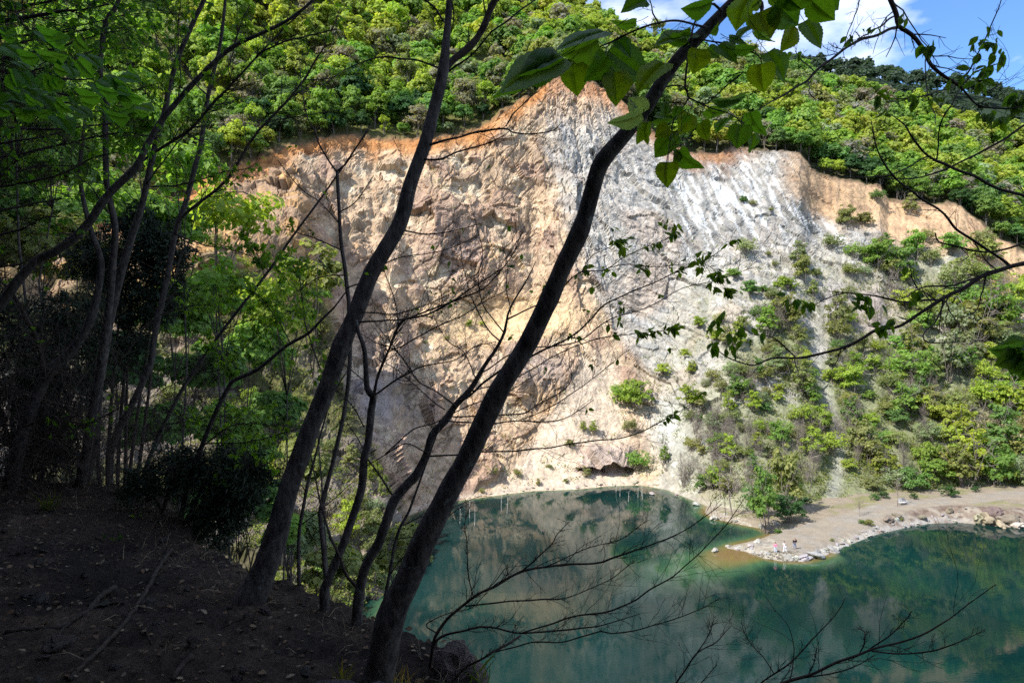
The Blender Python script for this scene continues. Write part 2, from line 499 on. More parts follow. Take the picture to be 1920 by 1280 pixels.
gz = np.exp(-(((uq - 1050) / 30) ** 2 + ((vq - 270) / 50) ** 2))
c = mixc(c, C(.36, .36, .36), gz * sstep(-0.1, 0.2, st))
c = mixc(c, C(.70, .69, .67), 0.75 * np.exp(-(((uq - 1250) / 40) ** 2 + ((vq - 795) / 55) ** 2)))
vg = veg * sstep(-0.25, 0.35, fbm(q / 9, 3, 62) + 0.5 * sstep(600, 850, vq) + 0.25 * sstep(1500, 1700, uq))
c = mixc(c, C(.37, .345, .29), veg * 0.45)
c = mixc(c, C(.21, .225, .10), vg * 0.85)
c = mixc(c, C(.47, .44, .42), np.exp(-((uq - (1555 + 20 * np.sin(vq / 60))) / 13) ** 2) * sstep(480, 600, vq) * 0.45)
c = mixc(c, C(.45, .37, .335), np.exp(-(((uq - 1640) / 65) ** 2 + ((vq - 580) / 60) ** 2)))
c = mixc(c, C(.60, .40, .24), ochreband)
c = mixc(c, C(.48, .31, .19), ochreband * sstep(0.0, 0.3, nM + 0.3 * f2))
c = mixc(c, C(.60, .40, .23), np.exp(-(((uq - 1885) / 40) ** 2 + ((vq - 540) / 130) ** 2)) * 0.9)
c = mixc(c, C(.62, .44, .29), np.exp(-(((uq - 1870) / 60) ** 2 + ((vq - 805) / 28) ** 2)))
c = mixc(c, C(.60, .37, .20), np.clip(dpeak * 0.35, 0, 1))
c = mixc(c, C(.50, .25, .12), soilband * 0.9)
c = mixc(c, C(.36, .17, .09), soilband * sstep(0.05, 0.35, nS + 0.4 * nM) * 0.7)
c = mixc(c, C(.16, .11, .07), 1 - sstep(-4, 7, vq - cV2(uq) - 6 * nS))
c = mixc(c, C(.48, .42, .35), (1 - sstep(0.006, 0.022, tq)) * 0.6 * sstep(1, 2, tq * 400) * (uq > 700))
c = mixc(c, C(.12, .12, .05), sstep(1.0, 1.03, tq))
c *= (1 + .26 * strk * np.clip(rocky * 1.5, 0, 1))[:, None]
c *= (1 - .38 * joint * rocky)[:, None]
c *= (1 - .3 * leftshade)[:, None]
lum = c.mean(1, keepdims=True)
c = np.clip((lum + (c - lum) * np.where(uq > uB, 1.0, 1.24)[:, None]) * np.array([.975, 1.0, 1.0]), .01, .95) * (np.where(wz > .3, .76, .89) * (1 - .12 * greym))[:, None]
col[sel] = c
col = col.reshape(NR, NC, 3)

rim_row = int(np.searchsorted(Rr, 1.0))
def grid_object(name, r0, r1, mat):
    n = r1 - r0
    idx = np.arange(n * NC).reshape(n, NC)
    qd = np.stack([idx[:-1, :-1], idx[:-1, 1:], idx[1:, 1:], idx[1:, :-1]], -1).reshape(-1, 4)
    me = raw_mesh(name, P[r0:r1].reshape(-1, 3), qd, np.zeros((0, 3), int), mat, name != 'quarry_cliff', col[r0:r1].reshape(-1, 3))
    return tag(link(name, me), kind='structure')
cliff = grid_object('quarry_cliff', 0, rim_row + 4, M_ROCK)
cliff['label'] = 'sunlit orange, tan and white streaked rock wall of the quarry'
hill = grid_object('hillside', rim_row + 3, NR, M_HILL)
N1 = grid_normals(P)

def surf_rc(u, r):
    return P[int(np.argmin(np.abs(Rr - r))), int(np.argmin(np.abs(U - u)))]
def surf(u, v):
    j = int(np.argmin(np.abs(U - u)))
    i = int(np.argmin(np.abs(VV[5:rim_row + 110, j] - v))) + 5
    return P[i, j].copy()

# ------------------------------------------------------------------ far ridge
def far_ridge():
    us = np.arange(1200, 3200, 20.0)
    vs = np.interp(us, [1200, 1400, 1560, 1620, 1700, 1800, 1920, 2300, 3200], [160, 128, 140, 146, 163, 178, 202, 250, 330])
    rows = []
    for k, (dy, dz) in enumerate([(-150, -95), (-70, -40), (-20, -8), (0, 0), (40, -6), (150, -90)]):
        p = np.stack([(us - 960) / K * 540, np.full_like(us, 540 + dy), H + (640 - vs) / K * 540 + dz], 1)
        p[:, 2] += 3 * vnoise(p / 35, 71)
        rows.append(p)
    return np.stack(rows)
FR = far_ridge()
n, m = FR.shape[:2]
idx = np.arange(n * m).reshape(n, m)
mb = MB()
mb.add(FR.reshape(-1, 3), np.stack([idx[:-1, :-1], idx[:-1, 1:], idx[1:, 1:], idx[1:, :-1]], -1).reshape(-1, 4), c=(.02, .035, .018))
tag(mb.build('distant_hill', M_HILL), kind='structure')

# ------------------------------------------------------------------ spur of gravel with the path
SP_NEAR = [(1362, 1027), (1400, 1034), (1432, 1046), (1470, 1052), (1508, 1052), (1545, 1042), (1572, 1028), (1604, 1016), (1640, 1002), (1690, 990), (1740, 981), (1800, 979), (1850, 984), (1920, 990), (2050, 985), (2400, 955)]
SP_FAR = [(2400, 880), (1920, 896), (1700, 912), (1500, 925), (1420, 935), (1330, 938), (1322, 962), (1345, 973), (1385, 982), (1425, 990), (1447, 1001), (1432, 1008), (1402, 1016), (1378, 1021)]
SPOLY = np.array([onz(u, v)[:2] for u, v in SP_NEAR + SP_FAR])
SNEAR = np.array([onz(u, v)[:2] for u, v in SP_NEAR])
def poly_sdf(p, poly):
    a = poly
    b = np.roll(poly, -1, 0)
    d = np.full(len(p), 1e9)
    inside = np.zeros(len(p), bool)
    for k in range(len(a)):
        e = b[k] - a[k]
        w = p - a[k]
        t = np.clip((w @ e) / (e @ e), 0, 1)
        d = np.minimum(d, np.linalg.norm(w - t[:, None] * e, axis=1))
        cr = ((a[k, 1] > p[:, 1]) != (b[k, 1] > p[:, 1])) & (p[:, 0] < (b[k, 0] - a[k, 0]) * (p[:, 1] - a[k, 1]) / (b[k, 1] - a[k, 1] + 1e-12) + a[k, 0])
        inside ^= cr
    return np.where(inside, d, -d)
def line_dist(p, line):
    d = np.full(len(p), 1e9)
    for k in range(len(line) - 1):
        e = line[k + 1] - line[k]
        w = p - line[k]
        t = np.clip((w @ e) / (e @ e), 0, 1)
        d = np.minimum(d, np.linalg.norm(w - t[:, None] * e, axis=1))
    return d
PATH_PX = [(1462, 1030, 0.5), (1510, 1008, 0.7), (1560, 990, 0.9), (1620, 968, 1.3), (1690, 948, 1.7), (1760, 940, 2.0), (1840, 932, 2.1), (1920, 926, 2.2), (2100, 915, 2.4), (2400, 905, 2.6)]
PATHL = np.array([onz(u, v, z)[:2] for u, v, z in PATH_PX])
def spur_z(p):
    sd = poly_sdf(p, SPOLY)
    nd_ = line_dist(p, SNEAR)
    cap = np.interp(p[:, 0], [33, 42, 55, 70, 90, 130], [0.35, 0.6, 1.0, 1.8, 2.2, 2.6])
    n = fbm(np.concatenate([p / 2.2, p[:, :1] * 0], 1), 4, 81)
    slope = np.interp(p[:, 0], [33, 50, 65, 80], [0.28, 0.4, 0.62, 0.75])
    z = np.minimum(cap, slope * np.maximum(sd, 0) + 0.02) + 0.22 * n * np.clip(sd / 1.0, 0, 1) * np.clip(line_dist(p, PATHL) / 4.0 - 0.4, 0.15, 1)
    n2 = vnoise(np.concatenate([p / 0.8, p[:, :1] * 0], 1), 82)
    z += 0.3 * fbm(np.concatenate([p / 1.1, p[:, :1] * 0], 1), 3, 85, ridged=True) * np.clip(1 - nd_ / 4, 0, 1) * (sd > 0) * np.interp(p[:, 0], [50, 62], [0, 1]) + 0.35 * np.maximum(n2, -0.2) * np.exp(-((nd_ - 1.0) / 0.9) ** 2) * (sd > 0) * np.interp(p[:, 0], [35, 50], [0.3, 1])
    z = np.where(sd < 0, 0.02 + sd * 0.35, z)
    return z, sd, nd_
xs = np.arange(28, 190, 0.3)
ys = np.arange(84, 150, 0.3)
GX, GY = np.meshgrid(xs, ys)
gp = np.stack([GX.ravel(), GY.ravel()], 1)
gz_, gsd, gnd = spur_z(gp)
pd = line_dist(gp, PATHL)
p3 = np.concatenate([gp, gz_[:, None]], 1)
n1 = fbm(p3 / 3.0, 4, 83)
n2 = fbm(p3 / 0.9, 3, 84)
pwid = np.interp(gp[:, 0], [36, 50, 65, 80, 120], [4.6, 4.2, 3.0, 2.5, 2.5]) + 1.2 * n1
sc_ = np.empty((len(gp), 3))
sc_[:] = C(.35, .29, .215)
sc_ = mixc(sc_, C(.27, .26, .12), sstep(-0.05, 0.3, n1) * (gsd > 2))
bank = (1 - sstep(3.5, 5.5, gnd + n1)) * sstep(52, 60, gp[:, 0])
sc_ = mixc(sc_, C(.27, .21, .165), bank)
sc_ = mixc(sc_, C(.17, .115, .085), bank * sstep(0.0, 0.25, n2))
sc_ = mixc(sc_, C(.40, .35, .28), bank * sstep(0.05, 0.3, n1 - .5 * n2))
onpath = (1 - sstep(-0.6, 0.6, pd - pwid)) * sstep(0.3, 0.6, gsd)
sc_ = mixc(sc_, C(.37, .315, .245), onpath)
sc_ = mixc(sc_, C(.36, .325, .275), onpath * sstep(-.1, .3, n1))
edge = (1 - sstep(0.5, 1.3, gnd + 1.6 * n1)) * (gsd > -0.3) * sstep(-0.3, 0.1, n2 + .25)
sc_ = mixc(sc_, C(.50, .475, .43), edge * sstep(-.35, .05, n1 + .6 * n2) * np.interp(gp[:, 0], [36, 45, 70, 80], [.5, .9, .8, 0.25]))
sc_ = mixc(sc_, C(.58, .53, .43), (gp[:, 0] < 39) * sstep(-.1, .2, n2) * 0.7)
sc_ *= .70
keep = (gsd > -6).reshape(len(ys), len(xs))
idx = np.arange(len(gp)).reshape(len(ys), len(xs))
qd = np.stack([idx[:-1, :-1], idx[:-1, 1:], idx[1:, 1:], idx[1:, :-1]], -1)
kq = keep[:-1, :-1] & keep[1:, 1:] & keep[:-1, 1:] & keep[1:, :-1]
isp = (onpath.reshape(len(ys), len(xs))[:-1, :-1] > 0.5)
for nm, mask in (('path', kq & isp), ('gravel_shore', kq & ~isp)):
    qq = qd[mask]
    uniq, inv = np.unique(qq, return_inverse=True)
    me = raw_mesh(nm, p3[uniq], inv.reshape(-1, 4), np.zeros((0, 3), int), M_SHORE, True, sc_[uniq])
    tag(link(nm, me), kind='structure')
def spur_point(u, v):
    """first meeting of a pixel ray with the spur"""
    Y = np.arange(86, 150, 0.08)
    p = np.stack([(u - 960.0) / K * Y, Y, H + (640.0 - v) / K * Y], 1)
    z = np.maximum(spur_z(p[:, :2])[0], 0)
    k = np.where(p[:, 2] <= z)[0]
    k = k[0] if len(k) else len(Y) - 1
    return np.array([p[k, 0], p[k, 1], z[k]])

# ------------------------------------------------------------------ the lake
def water():
    xs = np.concatenate([np.arange(-140, -60, 4.0), np.arange(-60, 120, 0.8), np.arange(120, 300, 6.0)])
    ys = np.concatenate([np.arange(-10, 50, 2.0), np.arange(50, 160, 0.8)])
    X, Y = np.meshgrid(xs, ys)
    p = np.stack([X.ravel(), Y.ravel()], 1)
    sd = -poly_sdf(p, SPOLY)
    # distance to the far shore
    shore = np.stack([(U - 960) / K * Y0, Y0], 1)[(U > 500) & (U < 1460)][::6]
    fd = line_dist(p, shore)
    # the shallow shelf runs out from the tip towards the camera and the left
    tip = onz(1380, 1040)[:2]
    d = p - tip
    ax_ = unit(onz(1180, 1100)[:2] - tip)
    al_ = d @ ax_
    pe = np.abs(d @ np.array([-ax_[1], ax_[0]]))
    n = fbm(np.concatenate([p / 9, p[:, :1] * 0], 1), 4, 91)
    shelf = np.exp(-(pe / (4.5 + 0.22 * np.maximum(al_, 0))) ** 2) * np.exp(-np.maximum(al_, 0) / 12) * sstep(-14, -1, al_)
    near = np.exp(-np.maximum(sd, 0) / 2.2) * np.where(p[:, 0] < 46, 1.0, 0.3)
    sh = np.clip(np.maximum(shelf * 1.15, near) + 0.35 * n * shelf, 0, 1)
    sh = np.maximum(sh, 0.75 * np.exp(-fd / 1.6))
    c = np.empty((len(p), 3))
    c[:] = C(.0025, .018, .0175)
    big = fbm(np.concatenate([p / 22, p[:, :1] * 0], 1), 3, 92)
    c = mixc(c, C(.0035, .026, .024), sstep(-.2, .3, big))
    c = mixc(c, C(.035, .085, .045), sstep(0.12, 0.5, sh))
    c = mixc(c, C(.13, .115, .04), sstep(0.45, 0.8, sh))
    c = mixc(c, C(.15, .10, .04), sstep(0.75, 1.0, sh))
    idx = np.arange(len(p)).reshape(len(ys), len(xs))
    q = np.stack([idx[:-1, :-1], idx[:-1, 1:], idx[1:, 1:], idx[1:, :-1]], -1).reshape(-1, 4)
    m, nt, N, L = new_mat('green_lake_water')
    out = N.new('ShaderNodeOutputMaterial')
    bs = nd(N, 'ShaderNodeBsdfPrincipled', Roughness=0.02, IOR=1.26)
    at = nd(N, 'ShaderNodeAttribute', attribute_name='Col')
    L.new(at.outputs['Color'], bs.inputs['Base Color'])
    prev = None
    for sc, dist, stt in ((0.4, 0.005, (1, 1, 1)), (2.6, 0.0018, (1, 1.6, 1))):
        n_, _ = noise_ramp(N, L, sc, (0, 0, 0), (1, 1, 1), detail=3, rough=0.5, stretch=stt)
        b = nd(N, 'ShaderNodeBump', Strength=1.0, Distance=dist)
        L.new(n_.outputs['Fac'], b.inputs['Height'])
        _, pr = noise_ramp(N, L, 0.035, (.35, .35, .35), (1.9, 1.9, 1.9), detail=4, p0=.42, p1=.62, stretch=(1, 2.2, 1))
        L.new(pr, b.inputs['Strength'])
        if prev is not None:
            L.new(prev, b.inputs['Normal'])
        prev = b.outputs[0]
    L.new(prev, bs.inputs['Normal'])
    L.new(bs.outputs[0], out.inputs[0])
    me = raw_mesh('lake_water', np.concatenate([p, np.zeros((len(p), 1))], 1), q, np.zeros((0, 3), int), m, True, c)
    tag(link('lake_water', me), kind='structure')
water()

# ------------------------------------------------------------------ the bank the photographer stands on
EDGE = np.array([(-90, 95), (-60, 64), (-40, 40), (-20, 23), (-12, 14.5), (-6.75, 9.0), (-4.1, 8.0), (-2.9, 6.2), (-1.8, 5.0), (-1.2, 4.6), (-0.85, 4.35), (-0.42, 4.02), (-0.3, 3.85), (-0.2, 3.5), (-0.08, 3.2), (0.3, 2.6), (1.0, 1.2), (2.2, -0.5), (6, -5), (30, -25), (60, -45)], float)
def bank_sdf(p):
    d = line_dist(p, EDGE)
    s = np.ones(len(p))
    best = np.full(len(p), 1e9)
    for k in range(len(EDGE) - 1):
        e = EDGE[k + 1] - EDGE[k]
        w = p - EDGE[k]
        t = np.clip((w @ e) / (e @ e), 0, 1)
        r = np.linalg.norm(w - t[:, None] * e, axis=1)
        cr = e[0] * w[:, 1] - e[1] * w[:, 0]
        m = r < best - 1e-6
        s = np.where(m, np.where(cr < 0, 1, -1), s)
        best = np.where(m, r, best)
    return d * s
def bank_z(p, rough=True):
    p = np.atleast_2d(np.asarray(p, float))
    s = bank_sdf(p)
    q3 = np.concatenate([p, p[:, :1] * 0], 1)
    if rough:
        s = s + 0.18 * fbm(q3 / 0.9, 3, 101)
    z = H - 1.78 + np.where(s < 0, np.maximum(1.9 * s, -32) - 0.05, 0)
    z = z + 0.07 * np.clip(s, 0, 3)
    hi = np.maximum(s - 2.6, 0)  # unseen rise behind the camera, shaped to keep the sun off the bank
    z = z + np.where(hi > 0, 1.15 * hi * hi / (hi + 1.5), 0)
    z = z + 0.10 * fbm(q3 / 1.3, 3, 102) * np.clip(s + 0.5, 0, 1) + np.clip(s - 4, 0, 20) * 0.12 * fbm(q3 / 9, 2, 103)
    if rough:
        z = z + (0.05 * fbm(q3 / 0.3, 3, 104, ridged=True) + 0.025 * vnoise(q3 / 0.09, 105)) * np.exp(-np.maximum(s - 2, 0) / 3)
    return z
def build_bank():
    x1 = np.concatenate([np.arange(-110, -9, 1.5), np.arange(-9, 2.2, 0.045), np.arange(2.2, 70, 1.5)])
    y1 = np.concatenate([np.arange(-75, 1.2, 1.5), np.arange(1.2, 9.8, 0.045), np.arange(9.8, 100, 1.5)])
    X, Y = np.meshgrid(x1, y1)
    p = np.stack([X.ravel(), Y.ravel()], 1)
    z = bank_z(p)
    s = bank_sdf(p)
    q3 = np.concatenate([p, z[:, None]], 1)
    c = np.empty((len(p), 3))
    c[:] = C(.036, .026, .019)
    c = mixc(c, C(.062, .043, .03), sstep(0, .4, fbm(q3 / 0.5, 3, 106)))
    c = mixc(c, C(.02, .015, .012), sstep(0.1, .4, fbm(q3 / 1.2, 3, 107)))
    keep = (s > -19).reshape(len(y1), len(x1))
    idx = np.arange(len(p)).reshape(len(y1), len(x1))
    q = np.stack([idx[:-1, :-1], idx[:-1, 1:], idx[1:, 1:], idx[1:, :-1]], -1)
    q = q[keep[:-1, :-1] & keep[1:, 1:]]
    uniq, inv = np.unique(q, return_inverse=True)
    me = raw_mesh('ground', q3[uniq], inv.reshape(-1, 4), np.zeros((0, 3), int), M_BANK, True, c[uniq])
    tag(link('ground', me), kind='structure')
build_bank()
def on_bank(x, y):
    return np.array([x, y, float(bank_z(np.array([[x, y]]))[0])])
def bank_px(u, v):
    """first meeting of a pixel ray with the bank"""
    Y = np.arange(1.6, 14, 0.05)
    p = np.stack([(u - 960.0) / K * Y, Y, H + (640.0 - v) / K * Y], 1)
    z = bank_z(p[:, :2])
    k = np.where(p[:, 2] <= z)[0]
    if len(k) == 0:
        return None
    return np.array([p[k[0], 0], p[k[0], 1], z[k[0]]])
# ------------------------------------------------------------------ trees and shrubs: prototypes
def leaf_quads(pos, nrm, size, rng, aspect=1.4):
    """one folded-ish quad per point"""
    n = len(pos)
    a = np.cross(nrm, rng.normal(size=(n, 3)))
    a /= np.linalg.norm(a, axis=1)[:, None] + 1e-9
    b = np.cross(nrm, a)
    s = size[:, None]
    v = np.stack([pos - a * s * 0.5 * aspect, pos - b * s * 0.5 + nrm * s * 0.1, pos + a * s * 0.5 * aspect, pos + b * s * 0.5 + nrm * s * 0.1], 1).reshape(-1, 3)
    q = np.arange(4 * n).reshape(n, 4)
    return v, q

def crown_proto(name, seed, R, cz, lobes, leaves, lsize, mat, inner=0.4, flat=0.0, lobe_r=(0.32, 0.5), spread=0.72):
    rng = np.random.default_rng(seed)
    R = np.array(R)
    cs, rs = [], []
    while len(cs) < lobes:
        d = rng.normal(size=3)
        d /= np.linalg.norm(d)
        if d[2] < -0.55:
            continue
        rad = rng.uniform(0.35, 1.0) * spread
        cs.append(d * rad * R)
        rs.append(rng.uniform(*lobe_r) * R.min() * (1.1 - 0.35 * rad))
    cs, rs = np.array(cs), np.array(rs)
    k = rng.choice(lobes, leaves, p=rs ** 2 / (rs ** 2).sum())
    d = rng.normal(size=(leaves, 3))
    d /= np.linalg.norm(d, axis=1)[:, None]
    d[:, 2] = np.where(d[:, 2] < -0.35, -d[:, 2] * 0.6, d[:, 2])
    rr = rs[k] * np.where(rng.random(leaves) < inner, rng.random(leaves) ** 0.5, rng.uniform(0.86, 1.16, leaves))
    p = cs[k] + d * rr[:, None] * np.array([1, 1, 0.8])
    out = p / R
    nn = d * 1.3 + out * 0.5 + rng.normal(size=(leaves, 3)) * 0.42 + np.array([0, 0, 0.5])
    nn /= np.linalg.norm(nn, axis=1)[:, None]
    p[:, 2] += cz
    v, q = leaf_quads(p, nn, rng.uniform(0.65, 1.35, leaves) * lsize, rng)
    lob = rng.uniform(0.92, 1.08, lobes)[k]
    hue = rng.uniform(-0.10, 0.10, leaves)
    val = lob * rng.uniform(0.8, 1.2, leaves)
    c = np.stack([val * (1 + hue), val, val * (1 - hue * 0.5)], 1)
    mb = MB()
    mb.add(v, q, None, np.repeat(c, 4, 0))
    return mb.mesh(name, mat, smooth=False), cs + np.array([0, 0, cz])

def trunk_proto(name, seed, h, r, limbs, mat, n=6, low=2):
    rng = np.random.default_rng(seed)
    mb = MB()
    z = np.linspace(-0.8, h, 7)
    w = np.cumsum(rng.normal(size=(7, 2)) * h * 0.012, 0)
    tr = np.stack([w[:, 0], w[:, 1], z], 1)
    tube(mb, tr, np.linspace(r, r * 0.3, 7) * np.array([1.25, 1, 1, 1, 1, 1, 1]), n)
    for c in limbs:
        k = rng.integers(low, 7)
        a = tr[k]
        mid = (a + c) / 2 + np.array([0, 0, 0.12 * np.linalg.norm(c - a)])
        tube(mb, spline([a, mid, c], 1.5), np.linspace(r * 0.42, r * 0.12, len(spline([a, mid, c], 1.5))), 4)
    return mb.mesh(name, mat)

TREES = []
for k, (R_, cz, nl, nf, ls) in enumerate([((4.6, 4.6, 3.9), 7.0, 40, 3000, .42), ((3.9, 3.9, 4.6), 7.4, 36, 2800, .42), ((5.2, 4.8, 3.7), 6.6, 46, 3200, .43), ((4.2, 4.4, 4.2), 6.8, 28, 2300, .45), ((3.4, 3.4, 4.4), 7.0, 32, 2300, .42)]):
    cm, lobes_ = crown_proto('crown', 200 + k, R_, cz, nl, nf, ls, M_CROWN, lobe_r=(.2, .42), spread=.8)
    tm = trunk_proto('trunk', 300 + k, cz + 1.5, 0.22, lobes_[:7], M_FARBARK)
    TREES.append((cm, tm))
# loose, half-leafed crown
cm, lobes_ = crown_proto('crown', 210, (3.8, 3.8, 4.6), 6.8, 34, 1200, .36, M_CROWN, lobe_r=(.18, .34), spread=0.85)
TREES.append((cm, trunk_proto('trunk', 310, 10, 0.2, lobes_[:22], M_FARBARK)))

def twiggy(name, seed, h, stems, spread, mat, twigs=7, r0=0.035):
    rng = np.random.default_rng(seed)
    mb = MB()
    for s in range(stems):
        an = rng.uniform(0, 6.28)
        lean = rng.uniform(0.05, spread)
        tip = np.array([math.cos(an) * lean * h, math.sin(an) * lean * h, h * rng.uniform(0.7, 1.05)])
        b = np.array([math.cos(an), math.sin(an), 0]) * 0.15 * rng.random()
        b[2] = -0.3
        mid = (b + tip) * 0.5 + rng.normal(size=3) * 0.05 * h
        pts = spline([b, mid, tip], h / 6)
        tube(mb, pts, np.linspace(r0, r0 * 0.35, len(pts)), 3)
        for t in range(twigs):
            j = rng.integers(len(pts) // 3, len(pts))
            d = unit(rng.normal(size=3) * 0.8 + unit(tip) * 0.9)
            e = pts[j] + d * h * rng.uniform(0.15, 0.38)
            tube(mb, np.array([pts[j], (pts[j] + e) / 2 + rng.normal(size=3) * .03 * h, e]), np.array([r0 * .5, r0 * .4, r0 * .25]), 3, cap=False)
            for _ in range(2):
                e2 = (pts[j] + e) / 2 + unit(rng.normal(size=3) + d) * h * rng.uniform(0.08, 0.2)
                tube(mb, np.array([(pts[j] + e) / 2, ((pts[j] + e) / 2 + e2) / 2, e2]), np.array([r0 * .35, r0 * .3, r0 * .2]), 3, cap=False)
    return mb.mesh(name, mat)

SHRUBS = []
for k, (R_, cz, nl, nf, ls) in enumerate([((1.5, 1.5, 1.2), 1.05, 46, 2000, .13), ((1.2, 1.2, 1.6), 1.35, 44, 1800, .13), ((1.7, 1.5, 1.05), .95, 50, 2000, .135), ((1.0, 1.0, 1.7), 1.5, 34, 1100, .13), ((1.5, 1.4, 1.3), 1.2, 50, 1000, .125)]):
    cm, lobes_ = crown_proto('foliage', 400 + k, R_, cz, nl, nf, ls, M_CROWN, lobe_r=(.16, .40), spread=0.88)
    SHRUBS.append((cm, twiggy('stem', 420 + k, cz * 1.7, 7, 0.5, M_BARETWIG, 5, 0.03)))
BARES = [twiggy('bare_shrub', 440 + k, 3.0, 11, sp, M_BARETWIG, 9, 0.028) for k, sp in enumerate((0.35, 0.55, 0.25))]
PALES = [twiggy('bare_sapling', 450 + k, 4.0, 1, 0.12, M_BARETWIG, 16, 0.06) for k in range(2)]

PAL = {
    'yellow-green': (.31, .385, .06), 'fresh green': (.20, .325, .06), 'mid-green': (.135, .24, .06), 'grey-green': (.26, .305, .15),
    'olive-green': (.25, .27, .09), 'dark green': (.06, .13, .04), 'golden-green': (.33, .365, .06), 'grey-brown': (.27, .25, .19),
}
def plant(name, part, protos, loc, scale, rot, colname, label, cat, group, rng, leanx=0.0, with_stem=True):
    t = thing(name, label, cat, loc, group)
    s = scale
    t.scale = (s * rng.uniform(.9, 1.12), s * rng.uniform(.9, 1.12), s * rng.uniform(.92, 1.1))
    t.rotation_euler = (rng.normal() * 0.05, rng.normal() * 0.05 + leanx, rot)
    cm, tm = protos
    o = bpy.data.objects.new(part, cm)
    COL.objects.link(o)
    o.parent = t
    k = np.array(PAL[colname]) * rng.uniform(0.82, 1.18) * np.array([rng.uniform(.9, 1.1), 1, rng.uniform(.8, 1.2)])
    o.color = (*k, 1)
    if with_stem:
        o2 = bpy.data.objects.new('trunk' if part == 'crown' else 'stem', tm)
        COL.objects.link(o2)
        o2.parent = t
    return t

# ---- forest on the hill: sample spots, nearest become single trees
def forest():
    rng = np.random.default_rng(77)
    cells, spots = {}, []
    rowsel = np.where((Rr > 1.005) & (Rr <= 2.0))[0]
    cu = np.where((U > -330) & (U < 2250))[0]
    tries = 0
    pts = P
    while tries < 90000:
        tries += 1
        i = rowsel[rng.integers(len(rowsel))]
        j = cu[rng.integers(len(cu))]
        # even out the coarse side columns
        if -30 < U[j] < 1950 and rng.random() > 0.5:
            continue
        p = pts[i, j]
        rim = Rr[i] < 1.07
        dmin = 3.4 if rim else 4.7
        key = (int(p[0] // 5), int(p[1] // 5))
        ok = True
        for a in (-1, 0, 1):
            for b in (-1, 0, 1):
                for o in cells.get((key[0] + a, key[1] + b), ()):
                    if np.hypot(p[0] - o[0], p[1] - o[1]) < dmin:
                        ok = False
        if not ok:
            continue
        cells.setdefault(key, []).append(p)
        spots.append((p[1], U[j], Rr[i], p.copy()))
    return spots
def hill_words(u, r):
    if u < 420: where = 'on the hill behind the shaded slim trees'
    elif u < 640: where = 'on the hill left of the first leaning trunk'
    elif u < 840: where = 'on the hill above the red soil rim'
    elif u < 1010: where = 'on the hill left of the highest orange notch'
    elif u < 1250: where = 'on the hill over the highest orange notch'
    elif u < 1440: where = 'on the hill above the white streaked rock'
    elif u < 1660: where = 'on the hill above the ochre soil step'
    else: where = 'on the hill right of the quarry wall'
    lvl = 'at the rim' if r < 1.1 else ('low' if r < 1.3 else ('halfway up' if r < 1.62 else 'near the ridge'))
    return lvl, where
spots = forest()
rngF = np.random.default_rng(78)
near, rest = [], []
def infr(s):
    p = s[3] + np.array([0, 0, 6])
    u_, v_ = 960 + p[0] / p[1] * K, 640 - (p[2] - H) / p[1] * K
    return -40 < u_ < 1960 and v_ > -30
spots.sort(key=lambda s: s[0])
for s in spots:
    (near if infr(s) and len(near) < 295 else rest).append(s)
stuff = MB()
for which, lst in (('near', near), ('rest', rest)):
    for (Yd, u, r, p) in lst:
        hue = 0.5 + 0.5 * math.sin(p[0] / 31.0 + 1.3) * math.cos(p[1] / 23.0) + rngF.normal() * 0.25
        if r < 1.12 and rngF.random() < 0.6: cn_ = ('mid-green', 'fresh green', 'dark green')[rngF.integers(3)]
        elif hue > 0.55: cn_ = ('yellow-green', 'yellow-green', 'golden-green', 'fresh green')[rngF.integers(4)]
        elif hue > 0.2: cn_ = ('fresh green', 'yellow-green', 'grey-green', 'fresh green')[rngF.integers(4)]
        else: cn_ = ('grey-green', 'mid-green', 'olive-green', 'fresh green')[rngF.integers(4)]
        k = rngF.integers(6)
        if rngF.random() < .13: cn_, k = 'grey-brown', 5
        elif cn_ in ('grey-green', 'olive-green') and rngF.random() < 0.5: k = 5
        sc = 1.3 * rngF.choice([rngF.uniform(.62, .9), rngF.uniform(.9, 1.3)]) * (0.62 if r < 1.03 else (0.85 if r < 1.08 else 1.0))
        rot = rngF.uniform(0, 6.28)
        p = p - np.array([0, 0, 2.6 * sc])
        if which == 'near':
            lvl, where = hill_words(u, r)
            plant('broadleaf_tree', 'crown', TREES[k], p, sc, rot, cn_, f'{cn_} tree {lvl}, {where}', 'tree', 'trees of the hillside forest', rngF)
        else:
            me = TREES[k][0]
            n_ = len(me.vertices)
            v = np.empty(n_ * 3, np.float32)
            me.vertices.foreach_get('co', v)
            v = v.reshape(-1, 3)
            cc = np.empty(n_ * 4, np.float32)
            me.color_attributes['Col'].data.foreach_get('color', cc)
            ca_, sa_ = math.cos(rot), math.sin(rot)
            w_ = np.stack([v[:, 0] * ca_ - v[:, 1] * sa_, v[:, 0] * sa_ + v[:, 1] * ca_, v[:, 2]], 1) * sc + p
            col_ = np.array(PAL[cn_]) * rngF.uniform(.82, 1.18) * np.array([rngF.uniform(.9, 1.1), 1, rngF.uniform(.8, 1.2)])
            w_ = w_.reshape(-1, 4, 3)[::2]
            ctr = w_.mean(1, keepdims=True)
            w_ = (ctr + (w_ - ctr) * 1.38).reshape(-1, 3)
            cc = cc.reshape(-1, 4, 4)[::2].reshape(-1, 4)
            n_ = len(w_)
            stuff.add(w_, np.arange(n_).reshape(-1, 4), None, cc.reshape(-1, 4)[:, :3] * col_)
fo = stuff.build('forest', M_CROWN, smooth=False)
tag(fo, 'far rows of yellow-green spring forest up to the ridge above the quarry', 'forest', kind='stuff')
